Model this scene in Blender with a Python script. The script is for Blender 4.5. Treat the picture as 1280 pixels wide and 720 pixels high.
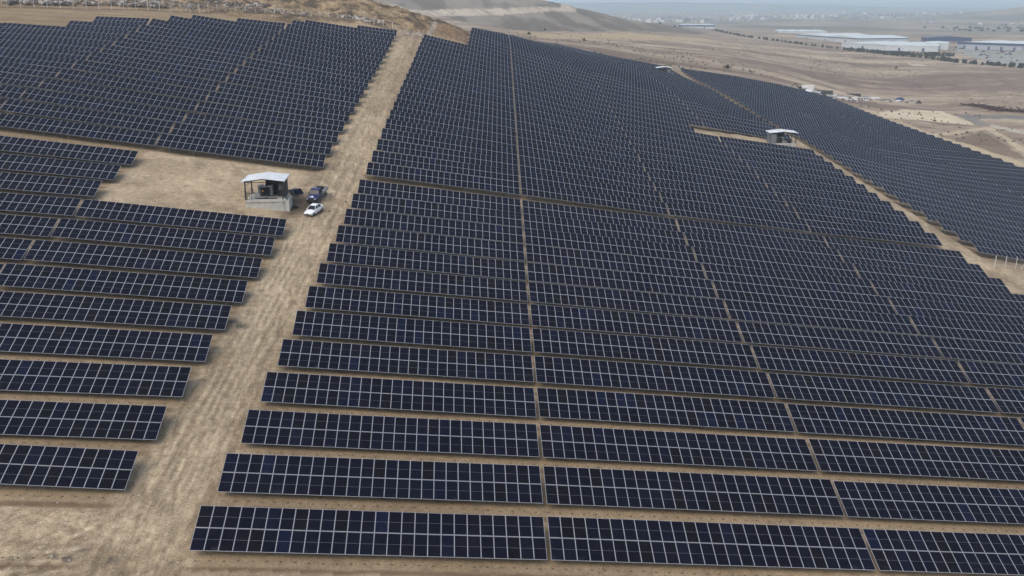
import bpy, bmesh, math, random
import numpy as np
from mathutils import Matrix, Vector

R = math.radians
scene = bpy.context.scene
for o in list(bpy.data.objects):
    bpy.data.objects.remove(o)
COL = scene.collection

# ------------------------------------------------------------------ camera
FPX = 1112.145                                   # focal length in pixels of a 1280 px wide frame
CAM = np.array([20.3326, -65.7333, 43.8019])
YAW = 0.0992735
PITCH = math.atan(356.0 / FPX)
cd = bpy.data.cameras.new("camera")
cam = bpy.data.objects.new("camera", cd)
COL.objects.link(cam)
cam.location = CAM
cam.rotation_euler = (math.pi / 2 - PITCH, 0, -YAW)
cd.sensor_width = 36.0
cd.lens = 36.0 * FPX / 1280.0
cd.clip_start = 0.5
cd.clip_end = 60000
scene.camera = cam

# ------------------------------------------------------------------ sky and sun (thin bright overcast)
SUN_EL, SUN_AZ = R(53), R(222)                   # azimuth clockwise from +Y
world = bpy.data.worlds.new("World")
scene.world = world
world.use_nodes = True
wn = world.node_tree.nodes
wl = world.node_tree.links
bg = wn["Background"]
sky = wn.new("ShaderNodeTexSky")
sky.sky_type = 'NISHITA'
sky.sun_disc = False
sky.sun_elevation = SUN_EL
sky.sun_rotation = SUN_AZ
sky.dust_density = 3.0
sky.air_density = 1.0
hs = wn.new("ShaderNodeHueSaturation")
hs.inputs['Saturation'].default_value = 0.85    # veil of high cloud
wl.new(sky.outputs[0], hs.inputs['Color'])
wl.new(hs.outputs[0], bg.inputs['Color'])
bg.inputs['Strength'].default_value = 0.15

sd = bpy.data.lights.new("sun", 'SUN')
sd.energy = 0.6
sd.angle = R(38)
sd.color = (1.0, 0.93, 0.82)
sun = bpy.data.objects.new("sun", sd)
COL.objects.link(sun)
sdir = Vector((math.sin(SUN_AZ) * math.cos(SUN_EL), math.cos(SUN_AZ) * math.cos(SUN_EL), math.sin(SUN_EL)))
sun.rotation_euler = (-sdir).to_track_quat('-Z', 'Y').to_euler()
sun.location = (0, -60, 90)

vs = scene.view_settings
vs.view_transform = 'Standard'
vs.look = 'None'
vs.gamma = 1.0
vs.use_curve_mapping = False
vs.exposure = 0.63

HAZE = 1.4e-4
scene.cycles.volume_bounces = 2
scene.cycles.max_bounces = 5
scene.cycles.diffuse_bounces = 2
scene.cycles.glossy_bounces = 3

rng = np.random.default_rng(7)
random.seed(7)

# ------------------------------------------------------------------ survey of the hillside
# a thin-plate spline through the measured heights
TA = np.array([-1.424947, 5.135415, -1.338461, 5.19126, -1.241541, 5.259747, -1.484097, 4.973202, -1.379572, 5.03754, -1.287488, 5.099859, -1.206022, 5.159982,
-1.115531, 5.233023, -1.437036, 4.856406, -1.323826, 4.929617, -1.225768, 4.999974, -1.140331, 5.067325, -1.06544, 5.131666, -0.9829679, 5.209111,
-1.52288, 4.636313, -1.376703, 4.724811, -1.2538, 4.809532, -1.149636, 4.890079, -1.060602, 4.966396, -0.9838639, 5.038616, -0.9171914, 5.106957,
-0.8443621, 5.188502, -1.460598, 4.468151, -1.296705, 4.574398, -1.163417, 4.674532, -1.053644, 4.768306, -0.9620954, 4.855941, -0.8848305, 4.937859,
-0.8189016, 5.014547, -0.7620806, 5.086492, -0.7004606, 5.171667, -1.613411, 4.125724, -1.370505, 4.267296, -1.185927, 4.39947, -1.042783, 4.521053,
-0.9294191, 4.632451, -0.8378688, 4.734613, -0.7626313, 4.828597, -0.6998406, 4.915397, -0.6467252, 4.995897, -0.6012585, 5.07086, -0.5522475,
5.159024, -1.229283, 4.019071, -1.023454, 4.191909, -0.8749314, 4.344682, -0.7636411, 4.480169, -0.6775484, 4.601228, -0.6091598, 4.710293,
-0.5536232, 4.809336, -0.5076814, 4.899928, -0.4690772, 4.983329, -0.4362018, 5.060549, -0.4009212, 5.150911, -0.7660945, 3.94088, -0.6291844,
4.14094, -0.5345491, 4.309838, -0.4654619, 4.455457, -0.412903, 4.583203, -0.3716183, 4.696863, -0.3383533, 4.799169, -0.3109897, 4.892144,
-0.2880917, 4.977325, -0.2686526, 5.055901, -0.2478466, 5.147556, -0.2483963, 3.909659, -0.2066289, 4.12342, -0.1783503, 4.299642, -0.157941,
4.449516, -0.1425198, 4.579884, -0.1304582, 4.695235, -0.1207668, 4.798667, -0.1128097, 4.892411, -0.1061598, 4.978125, -0.1005195, 5.057076,
-0.09448687, 5.149053, 0.2725834, 3.934679, 0.2150704, 4.142944, 0.1757786, 4.315615, 0.1472497, 4.463014, 0.1256007, 4.591565, 0.1086138, 4.705524,
0.09493097, 4.807858, 0.08367442, 4.900715, 0.07425182, 4.985697, 0.06624902, 5.064034, 0.05767866, 5.155361, 0.743766, 4.008417, 0.6071078, 4.195522,
0.510547, 4.355405, 0.4389471, 4.494458, 0.3838449, 4.617236, 0.3401781, 4.727021, 0.3047475, 4.826226, 0.2754379, 4.916667, 0.2507973, 4.99974,
0.2297974, 5.076538, 0.2072383, 5.1663, 1.137163, 4.112784, 0.9512771, 4.271952, 0.8137879, 4.413832, 0.7087281, 4.540697, 0.6261824, 4.654864,
0.5597875, 4.758345, 0.505318, 4.852795, 0.4598779, 4.939558, 0.4214245, 5.019724, 0.3884804, 5.094181, 0.3529229, 5.181572, 1.451603, 4.230515,
1.242265, 4.362208, 1.080029, 4.484804, 0.9518951, 4.597849, 0.8487837, 4.701869, 0.7643623, 4.797717, 0.6941646, 4.886299, 0.6349882, 4.96846,
0.584495, 5.044952, 0.5409477, 5.116429, 0.4936621, 5.200787, 1.483553, 4.458335, 1.309261, 4.562866, 1.167157, 4.662151, 1.04999, 4.755606,
0.9522441, 4.84324, 0.8697662, 4.925347, 0.7994237, 5.002331, 0.7388386, 5.07463, 0.6861878, 5.142668, 0.6286166, 5.223489, 1.504684, 4.643878,
1.355615, 4.730454, 1.229856, 4.813704, 1.122993, 4.893124, 1.031472, 4.968575, 0.9524684, 5.040123, 0.8837459, 5.107941, 0.8235316, 5.172253,
0.7571867, 5.249192, 1.519694, 4.800379, 1.389565, 4.874227, 1.277067, 4.945819, 1.179327, 5.01475, 1.093939, 5.080851, 1.018916, 5.144096, 0.9526247,
5.204546, 0.879001, 5.277406, 1.530905, 4.9357, 1.415492, 5.000065, 1.313866, 5.062818, 1.224061, 5.123641, 1.14438, 5.182372, 1.07338, 5.23895,
0.993891, 5.307659, 1.539597, 5.054891, 1.435934, 5.111921, 1.343341, 5.167753, 1.260415, 5.222136, 1.185921, 5.274925, 1.101857, 5.339512, 0.9841773,
5.347997, 0.9456022, 5.384016, 0.913273, 5.415481, 0.8808784, 5.448259, 0.8510256, 5.479644, 0.8217892, 5.511552, 0.796433, 5.540221, 0.7708832,
5.570104, 0.747208, 5.598738, 0.7243514, 5.627296, 0.6635956, 5.707988, 0.6329047, 5.751673, 0.6060122, 5.791753, 0.5620398, 5.861302, 0.520893,
5.931466, 0.4919133, 5.984237, 0.4393565, 6.088165, 0.4009832, 6.171904, 1.098463, 5.333942, 1.056225, 5.368742, 1.018963, 5.400799, 0.9794737,
5.436255, 0.9486619, 5.465051, 0.9152275, 5.497496, 0.8865309, 5.526397, 0.859832, 5.554215, 0.8349328, 5.581011, 0.8098878, 5.608841, 0.761913,
5.664795, 0.7223218, 5.713829, 0.6845851, 5.763233, 0.637505, 5.828941, 0.5938688, 5.894393, 0.7301561, 5.248247, 0.6919441, 5.297722, 0.662142,
5.338301, 0.6363299, 5.374984, 0.611944, 5.411052, 0.5689545, 5.478304, 0.5319453, 5.540387, 0.5158963, 5.568648, 0.4981213, 5.600972, 0.3943423,
5.186926, 0.3665014, 5.253683, 0.3367638, 5.330474, 0.3208103, 5.374316, 0.296779, 5.444319, 0.2843503, 5.482592, 0.255429, 5.5779, 0.2380923,
5.639805, -0.7994959, 5.240263, -0.7674892, 5.281184, -0.738678, 5.319697, -0.7121172, 5.356724, -0.6853403, 5.395647, -0.6641533, 5.427663,
-0.6240165, 5.491548, -0.6028229, 5.527143, -0.5688816, 5.587132, -0.5516842, 5.619053, -0.5229428, 5.67493, -1.128123, 5.294485, -1.092337, 5.324973,
-1.052858, 5.36004, -1.016003, 5.394224, -0.9839336, 5.425188, -0.9518228, 5.457403, -0.9194469, 5.491193, -0.8918633, 5.521086, -0.8657362, 5.550399,
-0.8449787, 5.57442, -0.8149258, 5.610415, -0.3489746, 5.194292, -0.3219753, 5.278095, -0.3008875, 5.355566, -0.2820381, 5.427529, -0.2641755,
5.494704, -0.2496335, 5.557711, -0.2352099, 5.617014, -0.2229188, 5.673032, -0.2168315, 5.699917, -0.2108029, 5.726106, -0.2048456, 5.751634,
-0.4418437, 5.197696, -0.3380907, 5.495968, -0.3201582, 5.558681, -0.3010764, 5.617691, -0.2849968, 5.673488, -0.2759236, 5.700259, -0.08796182,
6.029614, 1.035526, 8.317345, 1.031566, 8.772876, 1.031102, 9.371129, 1.029018, 9.843006, 0.9722461, 6.217448, 0.9653479, 6.576322, 0.9585407,
6.901396, 0.9551707, 7.081316, 0.950268, 7.429389, 0.9451926, 7.958657, 0.9432204, 8.325259, 0.9419099, 8.694288, 0.9397332, 9.245025, 0.9372418,
9.822881, 1.17118, 5.940153, 1.156723, 6.315615, 1.148973, 6.588115, 1.141317, 6.909703, 1.137523, 7.104807, 1.132001, 7.451239, 1.126279, 8.00058,
1.124054, 8.309867, 1.119507, 8.812554, 1.119384, 9.487783, 1.117307, 9.864171, 1.351463, 5.663309, 1.322689, 6.091684, 1.30318, 6.599033, 1.290903,
7.118201, 1.27883, 8.042795, 1.276439, 8.351935, 1.271418, 8.854417, 1.271418, 9.529546, 1.269183, 9.905799, 0.7737904, 6.425485, 0.7623649, 6.688644,
0.7586087, 6.932614, 0.7548879, 7.222355, 0.7521203, 7.503515, 0.7493721, 7.902345, 0.7466431, 8.578379, 0.7448343, 9.20932, 0.7425852, 9.787592,
0.6206895, 6.391667, 0.6272079, 6.701921, 0.6232729, 7.205625, 0.6209349, 7.627993, 0.6190767, 8.087669, 0.4926833, 6.342924, 0.4907822, 6.688475,
0.4888954, 7.024969, 0.4870229, 7.471249, 0.4860299, 7.805391, 0.4849176, 8.283068, 0.4839331, 8.768494, 0.4829525, 9.281316, 0.4817931, 9.753684,
0.3807822, 6.334824, 0.3795924, 6.625605, 0.3586209, 7.259218, 0.3573239, 7.704642, 0.3052396, 6.367391, 0.303962, 6.788858, 0.302774, 7.13759,
0.3019871, 7.427858, 0.3013995, 7.601644, 0.3008143, 8.753481, 0.3001925, 9.266363, 0.299496, 9.738675, 0.2097872, 6.435, 0.2092359, 6.762119,
0.2085781, 7.133909, 0.2079245, 7.326281, 0.2072749, 7.517453, 0.2068441, 9.357807, 0.2065757, 9.733794, 0.1145523, 6.363869, 0.1142503, 6.783806,
0.1140098, 7.088192, 0.1137107, 7.236234, 0.1132353, 7.373951, 0.1034756, 7.488917, 0.01904831, 6.365723, 0.0190232, 6.784342, 0.01899816, 7.043488,
0.01894828, 7.213171, 0.01887394, 7.34, 0.01880019, 7.489281, -0.07584463, 6.999103, -0.0756856, 7.175555, -0.0754483, 7.313225, -0.07509512,
7.490869, -0.1884302, 7.279672, -0.1872595, 7.494433, -0.2991104, 7.303838, -0.2973496, 7.53285, -0.4778679, 7.519774, -0.343501, 5.905524,
-0.2629819, 5.906309, -0.1889223, 5.905164, -0.142179, 5.906896, -0.104579, 5.958828, -0.2266987, 5.870853, -0.2551958, 5.822206, -1.102993, 5.748448,
-1.21452, 5.771316, -0.9540165, 5.735582, -0.9520467, 5.79902, -0.9455356, 5.981909, -0.7931411, 5.784579, -0.7910598, 5.869783, -0.7854363, 6.064208,
-0.62456, 5.830537, -0.6227083, 5.895558, -0.6188846, 6.062565, -0.447996, 5.839494, -0.4465151, 5.882338, -0.4441431, 5.986964, -1.094818, 5.923485,
-1.231305, 5.962324, -1.087697, 6.184359, -0.3739436, 5.866334, -0.3193597, 5.854255, -1.415188, 5.848995, -0.2625059, 6.034796, -0.3438275, 6.039923,
-0.1879406, 6.031314, -0.445948, 6.109716, -0.2252882, 6.032913, -0.3438275, 6.314866, -0.2625059, 6.270518, -0.1879406, 6.267036, -0.1879406,
6.672501, -0.2995732, 6.742686, -0.0753302, 6.377298, -0.0753302, 6.669434, -0.445948, 6.397398, -0.6233243, 6.640541, 0.01883945, 7.912078, 0.103543,
7.913149, 0.2066293, 7.954199, 0.2995732, 7.959081, 0.3548488, 8.034305, 0.1129402, 8.567286, -0.0753302, 7.912628, -0.2995732, 7.995449, -0.6233243,
7.913507, -0.9529212, 7.458892, -0.0753302, 9.154341, -0.445948, 9.174441, -0.0753302, 9.729705, -0.445948, 9.749805, -1.102993, 9.285083, -1.102993,
9.860447, -1.102993, 8.186471, -1.371897, 9.937635, -1.371897, 7.858194, -1.600732, 3.741971, -1.600732, 2.82568, -1.242638, 3.618773, -1.242638,
2.702483, -0.7927619, 3.516352, -0.7927619, 2.600062, -0.2625059, 3.457108, -0.2625059, 2.540817, 0.2995732, 3.459272, 0.2995732, 2.542981, 0.8255693,
3.522099, 0.8255693, 2.605808, 1.269314, 3.626561, 1.269314, 2.71027, 1.621566, 3.750486, 1.621566, 2.834196]).reshape(-1, 2)
TW = np.array([-23.787113, -1.883984933, 4.923195243, -17.90742661, 16.51443764, 5.192830412, -3.538800367, -6.104573637, 4.695916336, 3.366753468, -1.558759751,
0.2169010662, -1.286292397, -2.078367351, -7.800597521, 4.672937617, -0.4858765325, 0.009287422598, 0.1984860605, 0.5113137443, -3.303563328,
12.30185726, 1.34174851, 2.346702979, -0.4799139219, 0.1820158554, 0.04522638503, 0.192526824, -0.2275523854, -2.680464697, 11.14377895, 1.773654482,
-0.2174083761, -0.17028614, 0.153767224, 0.1102570111, 0.07558889348, 0.08953476668, 0.1746277309, -0.3463749881, 1.044479426, -12.41455336,
5.690616584, -2.368448134, 0.2287806954, 0.1114756438, 0.09086140667, 0.07767306936, 0.07237683995, 0.07455451084, 0.4383231955, 1.276809221,
-8.309317816, 2.762775434, -1.421302796, 0.1896426564, 0.07505734749, 0.0853347388, 0.07525356654, 0.05069007206, -0.01445985242, -0.0183362311,
2.804713089, 5.187580424, 2.215205182, -1.264656578, 0.2192547607, 0.05309442732, 0.07472130266, 0.06702818334, 0.04524226226, -0.04685853471,
-0.2443857274, -0.4084982434, -1.678303191, 1.349001976, -0.8536967936, 0.1516022159, 0.04966515144, 0.06374054476, 0.06465276797, 0.09497892045,
0.2458303376, 0.5463781866, -0.1441470466, 0.5918419022, 0.6477857313, -0.4911232259, 0.06831313174, 0.0507073135, 0.04494643803, 0.03532343512,
0.04263949901, -0.01840920308, -0.7863298245, -6.40202051, -0.8590163716, -0.16311018, -0.1404039959, 0.01903767478, 0.04871826089, 0.02871690163,
0.04243689267, 0.1401068026, 0.3631368868, -1.451997066, 4.9736512, 76.87826738, -0.8690199637, 0.08940639348, 0.0198025991, 0.013511859,
0.006048696716, 0.02118017727, 0.07071669833, -0.4305905481, -1.790679888, -8.26268549, 33.54840158, 0.1551958796, -0.07162491541, 0.00281951518,
-0.006907305275, 0.0073251956, 0.05932502735, -0.4002929301, -1.68996054, 17.21133931, 14.15496974, 0.02123536531, -0.1787660676, -0.05449943556,
-0.120275447, -0.1389401577, -0.3187292347, -1.233682458, 5.984106153, 133.1742843, 0.1958492201, -0.09516461817, 0.2865725703, 0.3745197475,
0.4251645915, 0.8123202364, 6.497912127, -25.51782969, -0.2101112466, -1.754473128, -2.160565443, -2.915899257, -3.723504184, -2.327918443,
-43.17720469, 2.404812408, 2.367634503, 3.516798383, 4.489795177, 5.557147338, -8.187645498, 43.9938634, 9.179228821, 16.79415505, 5.71318344,
-14.26863263, 33.92722381, -1.042790425, 20.88355558, -3.088393871, 45.50220131, -18.23941496, 9.269029721, 78.18079726, 94.65179223, -18.76000857,
52.66372725, -15.90304806, -42.39381364, 16.35882638, 11.90822743, -14.04959181, -15.51022189, 28.25749316, -60.60410196, 33.79905114, 2.984986614,
-41.96420614, -5.704404669, -28.36877855, 8.808726538, 9.304467157, -71.12758988, -105.66642, -215.2835315, 95.90509613, -5.200172482, -80.3015654,
50.24452764, -14.81637347, -19.56747324, 63.59602733, -68.31138646, -82.18435744, -13.37821883, -31.12756269, 35.47016298, 7.392429728, -17.55505876,
24.7766877, -31.74578178, -1.390024563, -43.70392367, 41.61551114, -19.53054287, -20.7329594, 17.81118669, -45.19671804, 62.02295187, -56.01366974,
-41.7515597, 148.9640246, 13.19090742, 2.913734961, -15.50828892, 4.197271657, 18.2614286, 1.74079868, -9.518960111, -10.71205862, 34.06946194,
-73.74452033, 100.5893319, -27.59683713, 12.08870153, -6.984126579, -6.875501211, 31.76508284, -22.81523812, 6.166160333, -47.58103826, -24.62183351,
9.4339407, -31.63357883, 29.13016769, 3.209996606, -23.52670222, -2.169044026, -104.8813125, 247.7807569, 204.2096967, -2.85446389, 78.04103772,
-10.62302332, 11.06805632, 3.407667732, -0.9231471431, 11.60104761, 10.95466426, -4.338942654, 7.674110515, -12.43423941, -99.92657006, -29.62636562,
7.484954205, 4.409611651, -3.503085416, 12.27992232, 11.28491436, -0.4682156101, 12.96641921, 11.35287833, 5.453485052, 64.26632957, -26.8094203,
6.739496421, -23.54014117, 10.31193495, 10.79222249, 4.356163972, -3.545916309, -39.76336746, 41.00060115, -30.99936852, 5.301172546, -55.29034052,
-140.0845445, -53.40866797, -64.4286032, -14.66283749, -3.446560992, -7.082692109, -22.63104605, 15.63312519, 78.83826169, 157.1889392, 87.33593759,
21.00962672, 38.58046872, 11.7907152, -16.96901023, 28.45730007, 2.249192681, 4.980938628, 42.01763495, 18.38136157, -6.559794443, 13.98271399,
48.49289332, -29.22962574, -30.55835579, 10.28971022, -79.48046543, -67.54758629, 21.42073187, -159.2328176, -39.16267526, 16.19321022, -12.0201679,
7.159208062, 55.31580793, 96.49623976, 65.65470202, 21.10847656, 44.49040078, 15.11413616, 5.773952598, -118.0803722, -100.8267788, -68.97725471,
-86.36597519, 6.854127487, 193.4309443, 211.6844711, 138.2945033, -50.00895372, -59.17364012, 1.560655184, 81.51644003, 110.5213379, 90.21312677,
38.93940966, 65.19794787, -287.6117652, -155.8468176, 33.91382582, 199.1130756, 33.57817863, 317.5805983, 319.9600253, 233.7111899, 87.67068007,
-170.2107568, -291.8162658, -58.34364921, 40.87581704, -95.32563434, 8.621464753, -42.57649264, -17.8101327, 12.27027123, -20.72939837, 18.73651464,
-50.57611476, -9.850571541, 7.611102138, -204.7229412, -12.48447465, 139.5900493, 60.31526057, -61.17169101, 5.920233014, -18.60266908, -213.2131151,
75.1471783, -227.6580818, 12.88963884, -143.0329329, -9.420317563, 15.30919633, -8.433580919, 17.78518112, -154.005779, -35.90348985, -139.5730128,
-16.70982476, -23.50565187, 77.5426905, 49.11641095, -143.387338, 51.66432555, 26.12413254, -84.87080417, -55.72751574, -48.30968872, 91.1496786,
-20.5073887, 17.79806652, -31.35162168, -56.58748657, 16.34257785, 8.576256291, 10.03579848, -20.26326329, 6.14577853, 24.30888964, -1.366075563,
-14.6912814, -4.642632165, -0.1476132452, 0.2236114857, 1.287615052, -1.50497027, 0.4373226413, -1.06728772, 0.4169164708, -0.750443998, 0.3191982306,
-0.3578743536, 0.2564278665, -0.8424421113, -0.1613406306, 1.877136796, 0.7835022795, -330.0710285, -8.463306478, 27.72524319])
SC = 2.2


def ground(X, Y):
    X = np.asarray(X, float)
    Y = np.asarray(Y, float)
    sh = np.broadcast(X, Y).shape
    X, Y = np.broadcast_to(X, sh).ravel(), np.broadcast_to(Y, sh).ravel()
    th = np.arctan2(X - CAM[0], Y - CAM[1]) - YAW
    th = (th + np.pi) % (2 * np.pi) - np.pi
    t = np.clip(th, -0.78, 0.82) * SC
    u = np.log(np.maximum(np.hypot(X - CAM[0], Y - CAM[1]), 9.0))
    out = np.empty(len(t))
    n = len(TA)
    for i in range(0, len(t), 16000):
        q = np.c_[t[i:i + 16000], u[i:i + 16000]]
        r2 = ((q[:, None, :] - TA[None]) ** 2).sum(-1)
        out[i:i + 16000] = (.5 * r2 * np.log(r2 + 1e-12)) @ TW[:n] + TW[n] + q @ TW[n + 1:]
    return out.reshape(sh)


def gz(x, y):
    return float(ground(np.array([x]), np.array([y]))[0])


def project(P):
    P = np.atleast_2d(P) - CAM
    r = P[:, 0] * math.cos(YAW) - P[:, 1] * math.sin(YAW)
    f = P[:, 0] * math.sin(YAW) + P[:, 1] * math.cos(YAW)
    d = f * math.cos(PITCH) - P[:, 2] * math.sin(PITCH)
    up = f * math.sin(PITCH) + P[:, 2] * math.cos(PITCH)
    return 640 + FPX * r / d, 360 - FPX * up / d, d


def vnoise(x, y, seed=0):
    xi, yi = np.floor(x).astype(np.int64), np.floor(y).astype(np.int64)
    fx, fy = x - xi, y - yi
    fx, fy = fx * fx * (3 - 2 * fx), fy * fy * (3 - 2 * fy)

    def h(a, b):
        v = (a * 374761393 + b * 668265263 + seed * 982451653) & 0x7fffffff
        v = ((v ^ (v >> 13)) * 1274126177) & 0x7fffffff
        return ((v ^ (v >> 16)) & 0xffff) / 65535.0
    return (h(xi, yi) * (1 - fx) + h(xi + 1, yi) * fx) * (1 - fy) + (h(xi, yi + 1) * (1 - fx) + h(xi + 1, yi + 1) * fx) * fy


def fbm(x, y, seed=0, octv=4):
    s, a, tot = 0, 1.0, 0
    for i in range(octv):
        s = s + a * vnoise(x * 2 ** i + 17.3 * i, y * 2 ** i - 9.1 * i, seed + i)
        tot += a
        a *= .5
    return s / tot


def sstep(a, b, x):
    t = np.clip((x - a) / (b - a), 0, 1)
    return t * t * (3 - 2 * t)


def in_poly(x, y, poly):
    c = np.zeros(x.shape, bool)
    n = len(poly)
    for i in range(n):
        x0, y0 = poly[i]
        x1, y1 = poly[(i + 1) % n]
        m = ((y0 > y) != (y1 > y)) & (x < (x1 - x0) * (y - y0) / (y1 - y0 + 1e-12) + x0)
        c ^= m
    return c


POLY = {
    'pale': [(277.4, 424.3), (326.7, 482.7), (353.0, 485.9), (335.6, 439.5), (318.7, 391.6), (308.9, 395.9), (293.5, 405.4), (264.9, 391.2)],
    'asph': [(341.3, 450.6), (354.1, 461.1), (388.9, 447.0), (377.5, 430.6), (351.0, 434.4), (335.5, 417.9), (330.3, 396.7), (320.6, 392.4), (328.4, 414.3)],
    'whiteroad': [(330.8, 398.8), (326.0, 357.1), (316.5, 343.6), (320.9, 385.0)],
    'track1': [(310.7, 374.8), (319.2, 381.1), (279.1, 290.3), (266.9, 272.7)],
    'track2': [(254.9, 330.3), (318.6, 384.3), (312.8, 372.5), (252.3, 322.4)],
    'edge': [(274.9, 433.8), (279.1, 422.9), (258.2, 332.6), (259.1, 302.0), (253.3, 253.2), (245.0, 241.4), (249.2, 280.6), (245.6, 306.4), (256.4, 362.7), (256.2, 401.1)],
    'scrub': [(262.4, 322.9), (300.5, 359.0), (262.2, 268.5), (254.6, 280.7)],
    'mauve1': [(483.1, 842.2), (501.7, 803.8), (452.6, 649.1), (439.2, 643.9), (442.4, 668.2), (459.2, 739.9)],
    'mauve2': [(267.5, 674.3), (346.2, 769.7), (379.0, 771.8), (326.0, 663.6), (269.2, 603.5), (238.0, 576.1)],
    'mauve3': [(322.9, 639.4), (429.3, 775.5), (426.0, 743.8), (362.8, 682.1)],
    'mauve4': [(535.1, 788.8), (548.0, 685.6), (505.5, 623.6), (496.9, 698.7)],
    'lot': [(939.8, 1467.5), (965.1, 1397.6), (965.0, 1273.9), (756.2, 973.8), (757.3, 1054.5), (853.7, 1284.6)],
    'palemark': [(642.4, 1053.2), (645.5, 1020.6), (631.6, 990.6), (614.8, 989.9)],
    'ghill': [(-47.0, 1429.1), (58.7, 1191.1), (91.1, 1024.9), (123.3, 968.4), (203.9, 1140.0), (283.2, 1213.9), (446.2, 1522.1), (518.3, 1568.9), (665.8, 1879.7), (583.6, 2022.9), (463.7, 1775.5), (1712.1, 8769.6), (1806.8, 9717.3), (273.2, 1702.4), (273.2, 1702.4), (-61.4, 1735.7)],
    'yellow': [(116.2, 896.8), (275.0, 1173.8), (492.4, 1437.8), (442.9, 1240.8), (226.3, 935.1), (126.9, 725.2)],
    'quarry': [(-10.6, 1292.4), (65.6, 1405.9), (173.1, 1468.4), (272.4, 1594.3), (1947.1, 10487.4), (1712.1, 8769.6), (295.5, 1558.0), (164.5, 1381.5), (60.4, 1242.8), (26.8, 1225.0)],
    'townland': [(219.5, 1324.1), (440.1, 1677.0), (1150.1, 3345.0), (993.1, 2449.7), (1143.2, 2368.6), (1333.4, 1803.7), (2142.6, 2967.3), (2154.4, 3594.1), (3772.4, 8832.3), (253.6, 1564.8)],
    'fence': [(-109.6, 218.9), (-100.9, 219.1), (-86.4, 225.1), (-70.5, 229.3), (-57.1, 236.9), (-43.1, 253.7), (-30.3, 262.1), (-15.1, 272.7), (-3.5, 267.7), (5.0, 264.3), (11.2, 261.9)],
    'rub1': [(-76.9, 251.1), (-40.0, 289.8), (-33.5, 274.7), (-43.8, 263.3), (-61.9, 241.4), (-72.8, 237.0)],
    'rub2': [(-39.2, 284.4), (-30.4, 283.2), (4.7, 272.5), (10.0, 265.7), (-15.5, 276.4), (-33.5, 265.3)],
    'rub3': [(-102.6, 229.0), (-76.9, 251.1), (-73.5, 239.7), (-102.2, 222.2)],
    'rub4': [(12.8, 262.3), (21.9, 273.3), (20.9, 254.5), (13.6, 247.5)],
    'gravel': [(22.6, 264.3), (24.0, 262.6), (26.8, 284.7), (27.0, 297.3), (24.3, 282.1)]
}

# ------------------------------------------------------------------ node helpers


def new_mat(name, base=(.5, .5, .5), rough=.6, metal=0.0, spec=None, ior=None):
    m = bpy.data.materials.new(name)
    m.use_nodes = True
    b = m.node_tree.nodes["Principled BSDF"]
    b.inputs['Base Color'].default_value = (*base, 1)
    b.inputs['Roughness'].default_value = rough
    b.inputs['Metallic'].default_value = metal
    if ior:
        b.inputs['IOR'].default_value = ior
    if spec is not None:
        b.inputs['Specular IOR Level'].default_value = spec
    return m


class NT:
    def __init__(self, m):
        self.t = m.node_tree
        self.b = self.t.nodes["Principled BSDF"]

    def n(self, kind, **kw):
        nd = self.t.nodes.new(kind)
        for k, v in kw.items():
            setattr(nd, k, v)
        return nd

    def set(self, sock, v):
        if hasattr(v, 'links') or isinstance(v, bpy.types.NodeSocket):
            self.t.links.new(v, sock)
        elif isinstance(v, (tuple, list)) and len(v) == 3 and sock.type == 'RGBA':
            sock.default_value = (*v, 1)
        else:
            sock.default_value = v

    def math(self, op, a, b=None, c=None, clamp=False):
        nd = self.n('ShaderNodeMath', operation=op, use_clamp=clamp)
        for i, v in enumerate((a, b, c)):
            if v is not None:
                self.set(nd.inputs[i], v)
        return nd.outputs[0]

    def mix(self, f, a, b, mode='MIX'):
        nd = self.n('ShaderNodeMix', data_type='RGBA', blend_type=mode)
        self.set(nd.inputs[0], f)
        self.set(nd.inputs[6], a)
        self.set(nd.inputs[7], b)
        return nd.outputs[2]

    def noise(self, vec, scale, detail=3, rough=.55):
        nd = self.n('ShaderNodeTexNoise')
        if vec is not None:
            self.set(nd.inputs['Vector'], vec)
        nd.inputs['Scale'].default_value = scale
        nd.inputs['Detail'].default_value = detail
        nd.inputs['Roughness'].default_value = rough
        return nd.outputs['Fac']

    def ramp(self, f, stops, interp='LINEAR'):
        nd = self.n('ShaderNodeValToRGB')
        nd.color_ramp.interpolation = interp
        e = nd.color_ramp.elements
        while len(e) < len(stops):
            e.new(0.5)
        for i, (p, c) in enumerate(stops):
            e[i].position = p
            e[i].color = (*c, 1) if len(c) == 3 else c
        self.set(nd.inputs[0], f)
        return nd.outputs[0]

    def rng(self, v, a, b, c=0.0, d=1.0):
        nd = self.n('ShaderNodeMapRange', clamp=True)
        self.set(nd.inputs[0], v)
        for i, k in enumerate((a, b, c, d)):
            self.set(nd.inputs[i + 1], k)
        return nd.outputs[0]

    def bump(self, h, strength=.4, dist=.05):
        nd = self.n('ShaderNodeBump')
        nd.inputs['Strength'].default_value = strength
        nd.inputs['Distance'].default_value = dist
        self.set(nd.inputs['Height'], h)
        self.t.links.new(nd.outputs[0], self.b.inputs['Normal'])


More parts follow.
